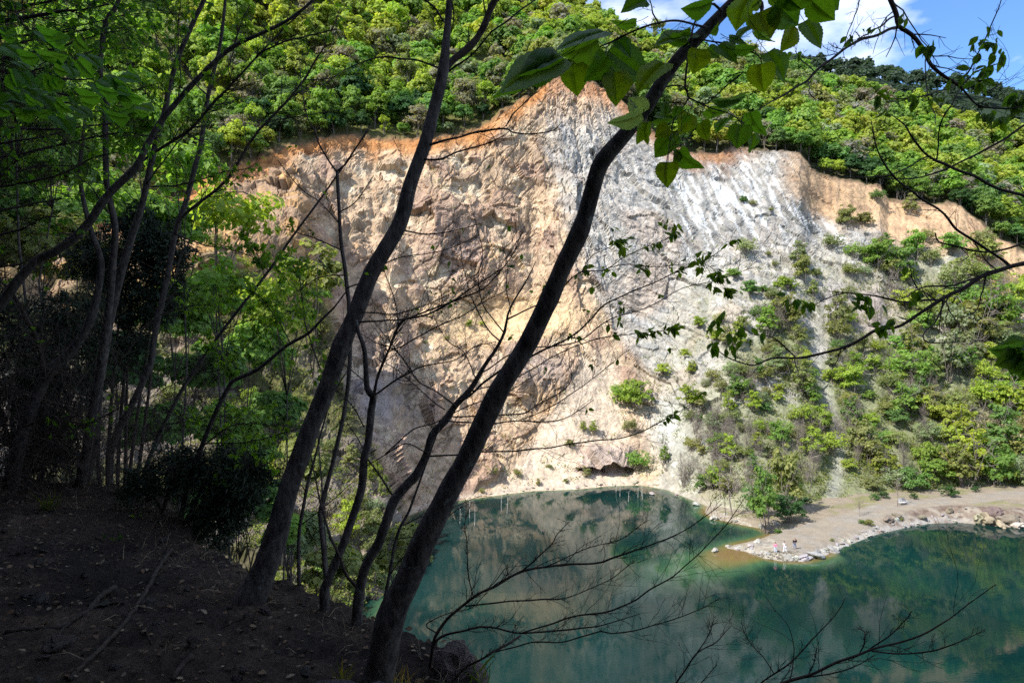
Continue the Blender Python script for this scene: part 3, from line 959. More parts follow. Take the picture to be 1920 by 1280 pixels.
# far ridge wood
stuff = MB()
for _ in range(1500):
    i, j = rngF.integers(0, 5), rngF.integers(0, FR.shape[1] - 1)
    p = FR[i, j] * 1.0 + (FR[i, j + 1] - FR[i, j]) * rngF.random()
    if i < FR.shape[0] - 1:
        p = p + (FR[i + 1 if i < 4 else i, j] - FR[i, j]) * rngF.random() * 0.8
    me = TREES[rngF.integers(6)][0]
    n_ = len(me.vertices)
    v = np.empty(n_ * 3, np.float32)
    me.vertices.foreach_get('co', v)
    v = v.reshape(-1, 4, 3)[::9].reshape(-1, 3)
    rot = rngF.uniform(0, 6.28)
    ca_, sa_ = math.cos(rot), math.sin(rot)
    w_ = np.stack([v[:, 0] * ca_ - v[:, 1] * sa_, v[:, 0] * sa_ + v[:, 1] * ca_, v[:, 2]], 1) * rngF.uniform(0.9, 1.5) + p
    dv = w_.reshape(-1, 4, 3)
    ctr = dv.mean(1, keepdims=True)
    w_ = (ctr + (dv - ctr) * 2.6).reshape(-1, 3)
    stuff.add(w_, np.arange(len(w_)).reshape(-1, 4), None, np.array([.06, .095, .06]) * rngF.uniform(.75, 1.25))
tag(stuff.build('distant_forest', M_CROWN, smooth=False), 'dark blue-green wood along the distant ridge under the sky', 'forest', kind='stuff')

# ---- shrubs on the quarry floor and slopes: (u, v of the foot, width in photo px, colour)
SH = [
    (1190, 765, 92, 'yellow-green'), (1160, 745, 45, 'fresh green'), (1243, 705, 40, 'yellow-green'), (1195, 885, 58, 'fresh green'), (1246, 872, 26, 'fresh green'), (1068, 838, 24, 'olive-green'), (1112, 815, 22, 'yellow-green'),
    (1092, 810, 20, 'yellow-green'), (1100, 892, 24, 'olive-green'), (1180, 815, 40, 'olive-green'), (1338, 915, 62, 'yellow-green'), (1362, 922, 44, 'olive-green'), (1318, 925, 30, 'mid-green'), (1335, 838, 20, 'yellow-green'),
    (1560, 472, 44, 'olive-green'), (1590, 428, 44, 'olive-green'), (1620, 425, 40, 'olive-green'), (1532, 520, 26, 'olive-green'), (1500, 500, 40, 'grey-green'), (1652, 480, 26, 'olive-green'), (1660, 475, 30, 'mid-green'),
    (1645, 380, 34, 'mid-green'), (1705, 403, 30, 'olive-green'), (1738, 455, 34, 'olive-green'), (1395, 380, 22, 'mid-green'), (1410, 388, 20, 'olive-green'), (1445, 398, 12, 'olive-green'), (1745, 500, 50, 'grey-green'), (1690, 492, 40, 'olive-green'),
    (1710, 720, 95, 'fresh green'), (1690, 660, 60, 'fresh green'), (1795, 640, 92, 'grey-green'), (1845, 610, 100, 'fresh green'), (1775, 580, 60, 'yellow-green'), (1700, 580, 56, 'yellow-green'), (1745, 560, 50, 'olive-green'), (1890, 640, 70, 'fresh green'),
    (1885, 780, 92, 'yellow-green'), (1622, 832, 70, 'fresh green'), (1600, 805, 48, 'mid-green'), (1785, 835, 70, 'yellow-green'), (1700, 790, 62, 'fresh green'), (1728, 755, 42, 'mid-green'), (1505, 800, 60, 'yellow-green'), (1435, 720, 60, 'olive-green'),
    (1545, 805, 46, 'yellow-green'), (1405, 740, 34, 'fresh green'), (1365, 780, 40, 'yellow-green'), (1355, 740, 36, 'olive-green'), (1380, 660, 44, 'yellow-green'), (1480, 620, 66, 'olive-green'), (1440, 670, 40, 'olive-green'), (1570, 640, 56, 'olive-green'),
    (1590, 615, 40, 'yellow-green'), (1750, 905, 92, 'fresh green'), (1832, 900, 72, 'yellow-green'), (1885, 905, 70, 'yellow-green'), (1900, 870, 70, 'olive-green'), (1560, 850, 56, 'yellow-green'), (1660, 885, 60, 'yellow-green'), (1768, 880, 64, 'olive-green'),
    (1850, 830, 66, 'olive-green'), (1810, 780, 60, 'olive-green'), (1660, 780, 50, 'olive-green'), (1600, 740, 52, 'yellow-green'), (1560, 720, 40, 'yellow-green'), (1600, 690, 44, 'olive-green'), (1500, 740, 52, 'olive-green'), (1480, 690, 44, 'yellow-green'),
    (1640, 700, 40, 'yellow-green'), (1590, 560, 36, 'olive-green'), (1525, 560, 28, 'olive-green'), (1440, 560, 22, 'olive-green'), (1455, 500, 18, 'olive-green'), (1440, 480, 16, 'olive-green'), (1465, 530, 16, 'olive-green'), (1620, 520, 30, 'grey-green'),
    (545, 600, 92, 'yellow-green'), (590, 590, 60, 'fresh green'), (500, 560, 56, 'olive-green'), (600, 640, 40, 'olive-green'), (880, 615, 18, 'yellow-green'), (905, 612, 16, 'yellow-green'), (838, 640, 16, 'olive-green'), (800, 640, 12, 'olive-green'),
    (700, 900, 44, 'yellow-green'), (660, 880, 44, 'olive-green'), (480, 900, 80, 'fresh green'), (560, 880, 70, 'olive-green'), (620, 860, 50, 'olive-green'), (520, 960, 70, 'fresh green'), (460, 820, 56, 'fresh green'), (410, 800, 60, 'mid-green'), (430, 700, 60, 'olive-green'), (350, 640, 60, 'mid-green'),
    (705, 1010, 60, 'olive-green'), (715, 1060, 70, 'olive-green'), (690, 1100, 80, 'olive-green'), (725, 1110, 60, 'grey-green'), (700, 960, 50, 'grey-green'), (670, 960, 56, 'olive-green'), (650, 1010, 60, 'yellow-green'), (725, 1000, 36, 'olive-green'), (735, 1040, 36, 'olive-green'), (560, 760, 50, 'olive-green'), (500, 700, 56, 'mid-green'), (450, 640, 60, 'olive-green'), (380, 560, 70, 'fresh green'), (330, 560, 70, 'olive-green'), (530, 820, 60, 'fresh green'), (430, 860, 70, 'fresh green'), (380, 740, 70, 'fresh green'), (330, 760, 70, 'olive-green'), (470, 760, 50, 'yellow-green'), (590, 760, 36, 'olive-green'), (400, 480, 50, 'olive-green'), (460, 500, 44, 'yellow-green'), (720, 940, 40, 'olive-green'), (700, 985, 36, 'olive-green'), (735, 965, 30, 'olive-green'), (665, 1010, 44, 'olive-green'), (690, 1040, 50, 'olive-green'), (640, 1060, 56, 'yellow-green'), (600, 1090, 60, 'fresh green'),
    (970, 895, 24, 'olive-green'), (1010, 910, 14, 'olive-green'), (905, 925, 16, 'olive-green'), (925, 900, 14, 'olive-green'), (1030, 880, 14, 'olive-green'), (1060, 905, 16, 'olive-green'),
    (1480, 945, 34, 'mid-green'),
]
rngS = np.random.default_rng(79)
def shrub_words(u, v):
    if u < 660: return 'on the shaded left wall of the quarry'
    if u < 760: return 'at the left end of the lake'
    if u < 1060 and v < 660: return 'on the sandy shelf in the middle of the rock wall'
    if u < 1060: return 'at the foot of the scree by the water'
    if u < 1145: return 'beside the pale scree cone'
    if u < 1270: return 'right of the pale scree cone'
    if v < 530: return 'high on the grey rock under the ochre soil'
    if u < 1460: return 'on the lower rubble above the inlet' if v > 800 else 'on the bare grey rubble below the white rock'
    if u < 1640: return 'along the narrow stone gully'
    if u < 1780: return 'right of the narrow stone gully'
    return 'on the overgrown slope at the far right'
def size_word(w):
    return 'small' if w < 26 else ('medium' if w < 52 else ('large' if w < 80 else 'very large'))
def shrub_at(u, v, w, cn_, p=None, label=None):
    p = surf(u, v) if p is None else p
    wid = w / K * p[1] * (1.1 if u > 1450 else 1.0)
    k = int(rngS.integers(5))
    if cn_ in ('olive-green', 'grey-green') and rngS.random() < .45: k = 4
    base_w = (3.3, 2.7, 3.6, 2.3, 3.2)[k]
    lab = label or f'{size_word(w)} {cn_} shrub {shrub_words(u, v)}'
    return plant('shrub', 'foliage', SHRUBS[k], p - np.array([0, 0, 0.15]), wid / base_w, rngS.uniform(0, 6.28), cn_, lab, 'shrub', 'shrubs growing on the quarry slopes', rngS)
for (u, v, w, cn_) in SH:
    shrub_at(u, v, w, cn_)
# fill the overgrown right-hand slope
placed = [(a, b) for a, b, _, _ in SH]
tries = 0
nfill = 0
while nfill < 165 and tries < 6000:
    tries += 1
    u, v = rngS.uniform(1280, 1935), rngS.uniform(470, 930)
    if v > cV0(u) - 12 or v < cV2(u) + 25:
        continue
    dens = .1 + sstep(1250, 1600, u) * 0.65 + sstep(520, 850, v) * 0.5 - 0.12
    if abs(u - (1555 + 20 * math.sin(v / 60))) < 18 or (abs(u - 1640) < 55 and abs(v - 580) < 55) or (abs(u - 1870) < 55 and abs(v - 808) < 24) or (u > 1850 and v < 560):
        continue
    dmin = 14 + 6 * (u > 1650)
    if rngS.random() > dens or min(math.hypot(a - u, (b - v)) for a, b in placed) < dmin:
        continue
    placed.append((u, v))
    cn_ = ('olive-green', 'yellow-green', 'fresh green', 'grey-green', 'olive-green', 'mid-green', 'yellow-green')[rngS.integers(7)]
    shrub_at(u, v, rngS.uniform(24, 50) + 30 * sstep(1500, 1850, u), cn_)
    nfill += 1
# clipped-looking low bushes along the path
for (u, v, w, lab) in [(1513, 945, 27, 'dark green round bush at the foot of the rubble beside the tree clump'), (1640, 937, 26, 'mid-green low bush behind the small bare tree on the path'), (1657, 934, 26, 'dark green round bush touching the low bush by the path'),
                       (1713, 935, 20, 'small dark round bush just right of the bench'), (1778, 930, 40, 'dark green domed bush on the far edge of the path'), (1830, 922, 22, 'small dark round bush farthest along the path'),
                       (1630, 986, 24, 'olive bush on the reddish bank above the white rocks'), (1616, 982, 18, 'grey-green bush beside the foot of the small bare tree'), (1690, 975, 14, 'tiny yellowish bush on the reddish bank'), (1560, 1014, 12, 'tiny yellow-green tuft bush on the spur above the white rocks'),
                       (1458, 1000, 20, 'low green bush at the end of the inlet beside the tree clump')]:
    p = spur_point(u, v) if v > 955 else surf(u, v - 4)
    q_ = spur_point(u, v)
    p = q_ if q_[1] < p[1] else p
    cn_ = 'olive-green' if 'oli' in lab or 'yell' in lab else 'dark green' if 'dark' in lab else 'mid-green'
    t = plant('low_bush', 'foliage', SHRUBS[2], p - np.array([0, 0, 0.1]), w / K * p[1] / 3.6, rngS.uniform(0, 6), cn_, lab, 'bush', 'low bushes along the path', rngS)
# tree clump standing on the spur beside the inlet
for (u, v, w, hgt, cn_, k, lab) in [(1437, 1000, 74, 3.2, 'mid-green', 3, 'slender leafy tree standing at the end of the inlet'), (1478, 978, 78, 2.0, 'dark green', 0, 'dense dark green rounded tree at the end of the inlet, casting shade on the grass'), (1470, 962, 84, 3.2, 'olive-green', 1, 'tall olive-green tree behind the rounded dark one by the inlet'), (1420, 968, 60, 2.6, 'mid-green', 4, 'half-leafed green tree rising behind the inlet shore')]:
    p = spur_point(u, v)
    cm, tm = SHRUBS[(0, 1, 1, 3, 4)[k]]
    wid = w / K * p[1]
    sc = wid / (3.3, 2.6, 2.6, 2.2, 3.1)[k]
    t = plant('shore_tree', 'crown', (cm, tm), p - np.array([0, 0, .1]), sc, rngS.uniform(0, 6), cn_, lab, 'tree', 'trees at the end of the inlet', rngS)
    t.scale.z = sc * (1.0, 1.5, 1.5, 1.35, 1.6)[k]
# bare trees and grey leafless shrubs
for i_, (u, v, hp, k, lab) in enumerate([(1612, 968, 40, 0, 'small leafless tree with a forked trunk on the near edge of the path'), (1683, 948, 44, 1, 'thin leafless sapling beside the bench on the path'), (1374, 972, 110, 0, 'tall thin bare pale trunk standing in the inlet shallows'), (1350, 940, 70, 1, 'pale bare sapling at the back of the inlet'), (1515, 930, 70, 0, 'bare grey tree on the rubble behind the tree clump')]):
    p = spur_point(u, v) if v > 944 else surf(u, v)
    if lab.startswith('tall'): p = onz(u, v)
    o = link('bare_tree', PALES[k])
    s = hp / K * p[1] / 4.0
    o.location = p
    o.scale = (s, s, s)
    o.rotation_euler = (0, 0.03 * i_, i_ * 1.3)
    tag(o, lab, 'bare tree', 'leafless saplings by the water')
for (u, v) in [(1162, 930), (1155, 922), (1178, 940), (1196, 932), (1203, 930), (1205, 935), (880, 970), (862, 980), (940, 958), (950, 962), (890, 985)]:
    p = onz(u, v)
    mb = MB()
    hgt = rngS.uniform(1.6, 3.2)
    top = p + np.array([rngS.normal() * .15, 0, hgt])
    pts = spline([p - np.array([0, 0, .6]), (p + top) / 2 + rngS.normal(size=3) * .05, top], .5)
    tube(mb, pts, np.linspace(.045, .02, len(pts)), 5)
    for k in range(3):
        a = pts[rngS.integers(len(pts) // 2, len(pts))]
        tube(mb, np.array([a, a + unit(rngS.normal(size=3) + np.array([0, 0, .8])) * .25, a + unit(rngS.normal(size=3) + np.array([0, 0, 1])) * .5]), np.array([.018, .014, .01]), 3)
    o = mb.build('drowned_stem', M_PALEWOOD, origin=p)
    o.location = p
    tag(o, 'thin bleached dead stem standing in the lake ' + ('off the far shore near the ledge' if u > 1100 else 'in the open water left of the ledge'), 'dead stem', 'bleached stems standing in the water')
nb = 0
tries = 0
bplaced = []
while nb < 70 and tries < 3000:
    tries += 1
    u, v = (rngS.uniform(1280, 1620), rngS.uniform(790, 930)) if rngS.random() < .6 else (rngS.uniform(1400, 1900), rngS.uniform(520, 900))
    if v > cV0(u) - 8 or any(math.hypot(a - u, b - v) < 14 for a, b in bplaced):
        continue
    bplaced.append((u, v))
    p = surf(u, v)
    o = link('bare_shrub', BARES[rngS.integers(3)])
    s = rngS.uniform(22, 46) / K * p[1] / 3.0
    o.location = p
    o.scale = (s, s, s * rngS.uniform(.9, 1.4))
    o.rotation_euler = (0, 0, rngS.uniform(0, 6))
    tag(o, f'leafless grey-brown shrub {shrub_words(u, v)}', 'bare shrub', 'leafless shrubs on the rubble slope')
    nb += 1
# weeds and tufts nobody could count
mb = MB()
cand = np.argwhere((UU > 280) & (UU < 1960) & (RR > 0.01) & (RR < 0.98))
pick = cand[rngS.choice(len(cand), 80000)]
pu, pv = UU[pick[:, 0], pick[:, 1]], VV[pick[:, 0], pick[:, 1]]
wgt = 0.55 * (1 - sstep(-10, 20, pu - cEdge(pv))) * sstep(430, 620, pv) + 0.8 * sstep(1250, 1600, pu) * sstep(430, 560, pv) + 0.20 * sstep(1100, 1300, pu) * sstep(600, 760, pv) + 0.03 + 0.22 * np.exp(-(((pu - 960) / 130) ** 2 + ((pv - 890) / 30) ** 2)) + 0.15 * np.exp(-(((pu - 880) / 80) ** 2 + ((pv - 600) / 40) ** 2))
wgt = wgt * (np.abs(pu - (1555 + 20 * np.sin(pv / 60))) > 14) * sstep(-0.2, .3, fbm(P[pick[:, 0], pick[:, 1]] / 6, 2, 65) + .1)
pick = pick[rngS.random(len(pick)) < wgt * 0.8]
base = P[pick[:, 0], pick[:, 1]]
n_ = len(base)
K4 = 7
pos = np.repeat(base, K4, 0) + rngS.normal(size=(n_ * K4, 3)) * np.array([.32, .32, .2]) + np.array([0, -.1, .25])
nn = rngS.normal(size=(n_ * K4, 3)) + np.array([0, -.3, .6])
nn /= np.linalg.norm(nn, axis=1)[:, None]
v, q_ = leaf_quads(pos, nn, rngS.uniform(.13, .30, n_ * K4), rngS)
tc_ = np.array([(.20, .23, .06), (.25, .28, .06), (.17, .24, .06), (.27, .24, .13)])[rngS.integers(0, 4, n_)]
mb.add(v, q_, None, np.repeat(np.repeat(tc_, K4, 0) * rngS.uniform(.7, 1.3, (n_ * K4, 1)), 4, 0))
tag(mb.build('ground_cover', M_CROWN, smooth=False), 'sparse weeds and low tufts scattered over the rubble slopes', 'weeds', kind='stuff')
# ------------------------------------------------------------------ near trees on the shaded bank
def leaf_template(kind):
    if kind == 'lime':
        n = 9
        t = np.linspace(0, 1, n)
        w = np.array([.0, .38, .51, .535, .505, .42, .29, .14, .0])
        ey = t - np.array([0, .14, .12, .06, .02, 0, 0, 0, 0])      # heart-shaped shoulders
        sag = -0.16 * t ** 2
    else:
        n = 5
        t = np.linspace(0, 1, n)
        w = np.array([.0, .2, .24, .15, .0])
        ey = t.copy()
        sag = -0.25 * t ** 2
    mid = np.stack([t * 0, t, sag], 1)
    return t, w, ey, mid
def make_tpl(kind):
    t, w, ey, mid = leaf_template(kind)
    fine = 3 if kind == 'lime' else 1
    if fine > 1:
        tt = np.linspace(0, 1, (len(t) - 1) * fine + 1)
        w = np.interp(tt, t, w)
        ey = np.interp(tt, t, ey)
        w = w * (1 + 0.04 * np.where(np.arange(len(tt)) % 2, 1, -1) * (w > 0.1))
        mid = np.stack([tt * 0, tt, -0.16 * tt ** 2], 1)
        t = tt
    n = len(t)
    half = mid.copy()
    V, Q = [mid], []
    for sgn in (-1, 1):
        inn = np.stack([sgn * w * 0.5, (ey + t) / 2, mid[:, 2] + 0.10 * w + 0.015 * np.sin(t * 19)], 1)
        out = np.stack([sgn * w, ey, mid[:, 2] + 0.10 * w - 0.06 * w * np.sin(t * 9)], 1)
        o1, o2 = len(np.vstack(V)), len(np.vstack(V)) + n
        V += [inn, out]
        i = np.arange(n - 1)
        Q.append(np.stack([i, i + 1, o1 + i + 1, o1 + i], 1))
        Q.append(np.stack([o1 + i, o1 + i + 1, o2 + i + 1, o2 + i], 1))
    return np.vstack(V), np.vstack(Q)
TPL = {k: make_tpl(k) for k in ('lime', 'slim')}
def add_leaf(mb, kind, base, axis, nrm, size, c, wide=1.0, curl=1.0):
    V, Q = TPL[kind]
    V = V * np.array([1, 1, curl])
    y = unit(axis)
    x = unit(np.cross(y, nrm))
    z = np.cross(x, y)
    W = np.asarray(base) + (V[:, :1] * x * wide + V[:, 1:2] * y + V[:, 2:3] * z) * size
    mb.add(W, Q, None, c)

def near_col(rng, base, var=.18):
    k = np.array(base) * rng.uniform(1 - var, 1 + var)
    return k * np.array([rng.uniform(.9, 1.12), 1, rng.uniform(.8, 1.2)])

class Tree:
    slim = 1.0
    busy = 3.4
    def __init__(s, name, label, cat, base, seed, group=None, leafcol=(.10, .21, .025), leafsize=.05, mat=None):
        s.root = thing(name, label, cat, base, group)
        s.base = np.asarray(base, float)
        s.rng = np.random.default_rng(seed)
        s.leaves = MB()
        s.leafcol, s.leafsize = leafcol, leafsize
        s.mat = mat or M_BARK
        s.pts = []
    def path(s, pts, Ya, Yb, step=0.06, wob=0.0):
        a = np.array([p[:2] for p in pts], float)
        w = np.array([p[2] for p in pts], float)
        d = np.concatenate([[0], np.cumsum(np.linalg.norm(np.diff(a, axis=0), axis=1))])
        f = d / d[-1]
        Y = Ya + (Yb - Ya) * f + wob * np.sin(f * 5 + s.rng.uniform(0, 6)) * f
        W = np.stack([px(a[k, 0], a[k, 1], Y[k]) for k in range(len(a))])
        r = w / 2 / K * Y * s.slim
        S = spline(np.concatenate([W, r[:, None]], 1), step)
        return S[:, :3], np.maximum(S[:, 3], 0.0009)
    def trunk(s, pts, Ya, Yb, n=14, name='trunk', lump=.05, step=.05, root=None):
        P_, r = s.path(pts, Ya, Yb, step)
        if root is not None:
            k = np.linspace(0, 1, 6)[:-1, None]
            ext = np.asarray(root) * (1 - k) + P_[0] * k
            rr = r[0] * (1 + 0.45 * (1 - k[:, 0]) ** 2)
            P_ = np.vstack([ext, P_])
            r = np.concatenate([rr, r])
        mb = MB()
        P_ = P_ + 0.25 * r[:, None] * np.stack([vnoise(P_ * 3 + k, 7 + k) for k in range(3)], 1)
        arc = np.concatenate([[0], np.cumsum(np.linalg.norm(np.diff(P_, axis=0), axis=1))])
        for q0 in s.rng.uniform(.1, .95, 6) * arc[-1]:
            r = r * (1 + s.rng.uniform(.05, .13) * np.exp(-((arc - q0) / (1.1 * r)) ** 2))
        tube(mb, P_, r, n, lump=lump)
        mb.build(name, s.mat, s.root, origin=s.base)
        return P_, r
    def branch(s, pts, Ya, Yb, twigs=6, tl=(.08, .25), n=6, leaves=0, up=.25, wob=.12, lvl=2, name='branch', mat=None, tipleaves=0, lk='slim', jitter=.25, tw=.42):
        s.slim *= .72
        P_, r = s.path(pts, Ya, Yb, 0.03 if Ya < 5 else .05, wob)
        s.slim /= .72
        L = np.linalg.norm(np.diff(P_, axis=0), axis=1).sum()
        ks = vnoise(P_ * 9.0 + s.rng.uniform(0, 50), 3)
        P_ = P_ + np.stack([vnoise(P_ * 7.0 + k * 9.1, 13 + k) for k in range(3)], 1) * np.minimum(r * 1.6 + .004, .012)[:, None] * jitter * 3
        mb = MB()
        tube(mb, P_, r * (1 + .18 * ks), n, lump=.0)
        ends = [(P_[-1], unit(P_[-1] - P_[-3]))]
        for _ in range(int(twigs * s.busy)):
            j = s.rng.integers(len(P_) // 6, len(P_) - 1)
            s.twig(mb, P_[j], unit(P_[min(j + 2, len(P_) - 1)] - P_[j - 1]), L * s.rng.uniform(*tl) * s.rng.choice([.7, 1.0, 1.7]), min(max(r[j] * tw * s.rng.uniform(.6, 1), .0011), .006), lvl, up, ends)
        mb.build(name, mat or M_TWIG, s.root, origin=s.base)
        for _ in range(leaves):
            p, d = ends[s.rng.integers(len(ends))]
            s.cluster(p, d, s.rng.integers(2, 5), lk)
        for _ in range(tipleaves):
            s.cluster(P_[-1 - s.rng.integers(0, max(2, len(P_) // 5))], unit(P_[-1] - P_[-3]), 4, lk)
        return P_, r, ends
    def twig(s, mb, p, d, L, r, lvl, up, ends):
        side = unit(np.cross(d, s.rng.normal(size=3)))
        an = s.rng.uniform(.45, 1.1)
        dd = unit(d * math.cos(an) + side * math.sin(an) + np.array([0, 0, up]) * s.rng.uniform(0, 1))
        dd[1] *= .6
        m = max(4, int(L / .035))
        pts = [p]
        cur = dd.copy()
        for k in range(m):
            cur = unit(cur + s.rng.normal(size=3) * .16 + np.array([0, 0, up * .12]))
            pts.append(pts[-1] + cur * L / m)
        pts = np.array(pts)
        rad = np.linspace(r, max(r * .4, .0006), len(pts))
        tube(mb, pts, rad, 4 if r > .002 else 3, cap=False)
        ends.append((pts[-1], cur))
        ends.append((pts[len(pts) * 2 // 3], cur))
        if lvl > 1:
            for _ in range(s.rng.integers(2, 5)):
                j = s.rng.integers(1, len(pts) - 1)
                s.twig(mb, pts[j], unit(pts[j + 1] - pts[j]), L * s.rng.uniform(.3, .6), max(rad[j] * .7, .0006), lvl - 1, up, ends)
    def cluster(s, p, d, k, lk='slim', size=None):
        for _ in range(k):
            ax_ = unit(d * .5 + s.rng.normal(size=3) * .6 + np.array([0, 0, -.55]))
            nn = unit(s.rng.normal(size=3) * .7 + np.array([0, -.4, .7]))
            sz = (size or s.leafsize) * s.rng.uniform(.6, 1.25)
            add_leaf(s.leaves, lk, p + s.rng.normal(size=3) * .005, ax_, nn, sz, near_col(s.rng, s.leafcol), 1.1)
    def leaf_px(s, b, t_, Y, ratio, c=None, kind='lime', roll=None):
        B, T = px(b[0], b[1], Y), px(t_[0], t_[1], Y + s.rng.uniform(-.03, .03))
        ax_ = T - B
        tocam = unit(-(B + T) / 2 + np.array([0, 0, H]))
        a = math.acos(min(1, ratio / 0.98)) * (1 if s.rng.random() < .5 else -1)
        x = unit(np.cross(unit(ax_), tocam))
        nn = tocam * math.cos(a) + x * math.sin(a)
        sz = np.linalg.norm(ax_) * s.rng.uniform(.86, 1.0)
        add_leaf(s.leaves, kind, B, ax_, nn, sz, near_col(s.rng, c or s.leafcol, .14), s.rng.uniform(.9, 1.05), s.rng.uniform(.4, 2.2))
        q_ = B - unit(ax_) * sz * .45 + np.array([0, 0, .12 * sz])
        tube(s.leaves, np.array([q_, (q_ + B) / 2 - np.array([0, 0, .03 * sz]), B]), np.array([.0011, .0009, .0009]), 4, (.06, .07, .03), cap=False)
    def done(s, name='leaves', mat=None):
        if s.leaves.n:
            o = s.leaves.build(name, mat or M_NEARLEAF, s.root, origin=s.base)
            o.color = (1, 1, 1, 1)
        return s.root
def bpos(u, v, Y, deep=0.15):
    p = px(u, v, Y)
    z = float(bank_z(p[None, :2])[0])
    return np.array([p[0], p[1], min(p[2], z) - deep])

# ---- tree A: big trunk leaning right, lime leaves at its head
b = bpos(700, 1300, 3.15)
A = Tree('leaning_tree', 'thick dark trunk leaning right across the middle, with big heart-shaped leaves at its top', 'tree', b, 501, 'leaning trees on the dark bank', leafcol=(.06, .135, .012))
A.slim = .92
A.trunk([(705, 1290, 66), (735, 1160, 56), (767, 1080, 53), (800, 1000, 49), (838, 930, 46), (876, 860, 43), (929, 740, 41), (951, 700, 39), (989, 640, 40), (1031, 560, 39), (1057, 500, 38), (1090, 430, 36), (1111, 350, 33), (1128, 302, 35), (1172, 252, 31), (1214, 198, 30), (1240, 155, 28), (1270, 112, 26), (1345, 35, 24), (1400, -25, 21), (1470, -110, 18), (1560, -240, 12)], 3.2, 2.2, n=20, root=b, lump=.09)
A.branch([(1328, 52, 8), (1300, 44, 7), (1262, 40, 6), (1229, 42, 6), (1195, 57, 5), (1153, 74, 5), (1121, 88, 3)], 2.3, 2.15, 3, (.04, .1), tipleaves=0)
A.branch([(1233, 42, 4), (1224, 25, 4), (1219, 5, 3), (1212, -20, 3)], 2.2, 2.2, 1)
A.branch([(1160, 70, 3), (1140, 88, 3), (1137, 110, 2.5), (1150, 136, 2)], 2.15, 2.1, 1, (.05, .1))
A.branch([(1352, 25, 8), (1330, 6, 7), (1302, 44, 6), (1296, 80, 6), (1289, 134, 6), (1287, 165, 5), (1292, 184, 5), (1278, 205, 4), (1263, 226, 4), (1258, 250, 3), (1255, 278, 2.5), (1250, 305, 2)], 2.3, 2.0, 5, (.05, .12))
A.branch([(1291, 184, 5), (1310, 193, 4), (1335, 204, 4), (1362, 212, 3), (1381, 222, 3), (1397, 236, 2.5), (1410, 250, 2)], 2.02, 1.95, 4, (.06, .15))
A.branch([(1280, 88, 6), (1305, 72, 5), (1340, 78, 5), (1375, 88, 5), (1420, 103, 4), (1428, 120, 3)], 2.25, 2.0, 4, (.06, .15))
A.branch([(1400, -20, 12), (1428, 8, 11), (1431, 35, 8), (1450, 30, 6), (1475, 10, 5), (1500, -10, 4)], 2.25, 2.1, 4, (.06, .15))
A.branch([(1245, 165, 5), (1275, 160, 4), (1290, 172, 4)], 2.3, 2.05, 1, (.1, .3))
A.branch([(1365, 145, 3.5), (1397, 135, 4), (1365, 160, 4), (1330, 190, 3), (1300, 205, 2)], 2.1, 2.0, 2, (.05, .12))
Z3 = lambda x, y: (900 + x / 4.74, y / 4.74)
Z4 = lambda x, y: (1200 + x / 4.74, 180 + y / 4.74)
Z5 = lambda x, y: (1280 + x / 5.98, y / 5.98)
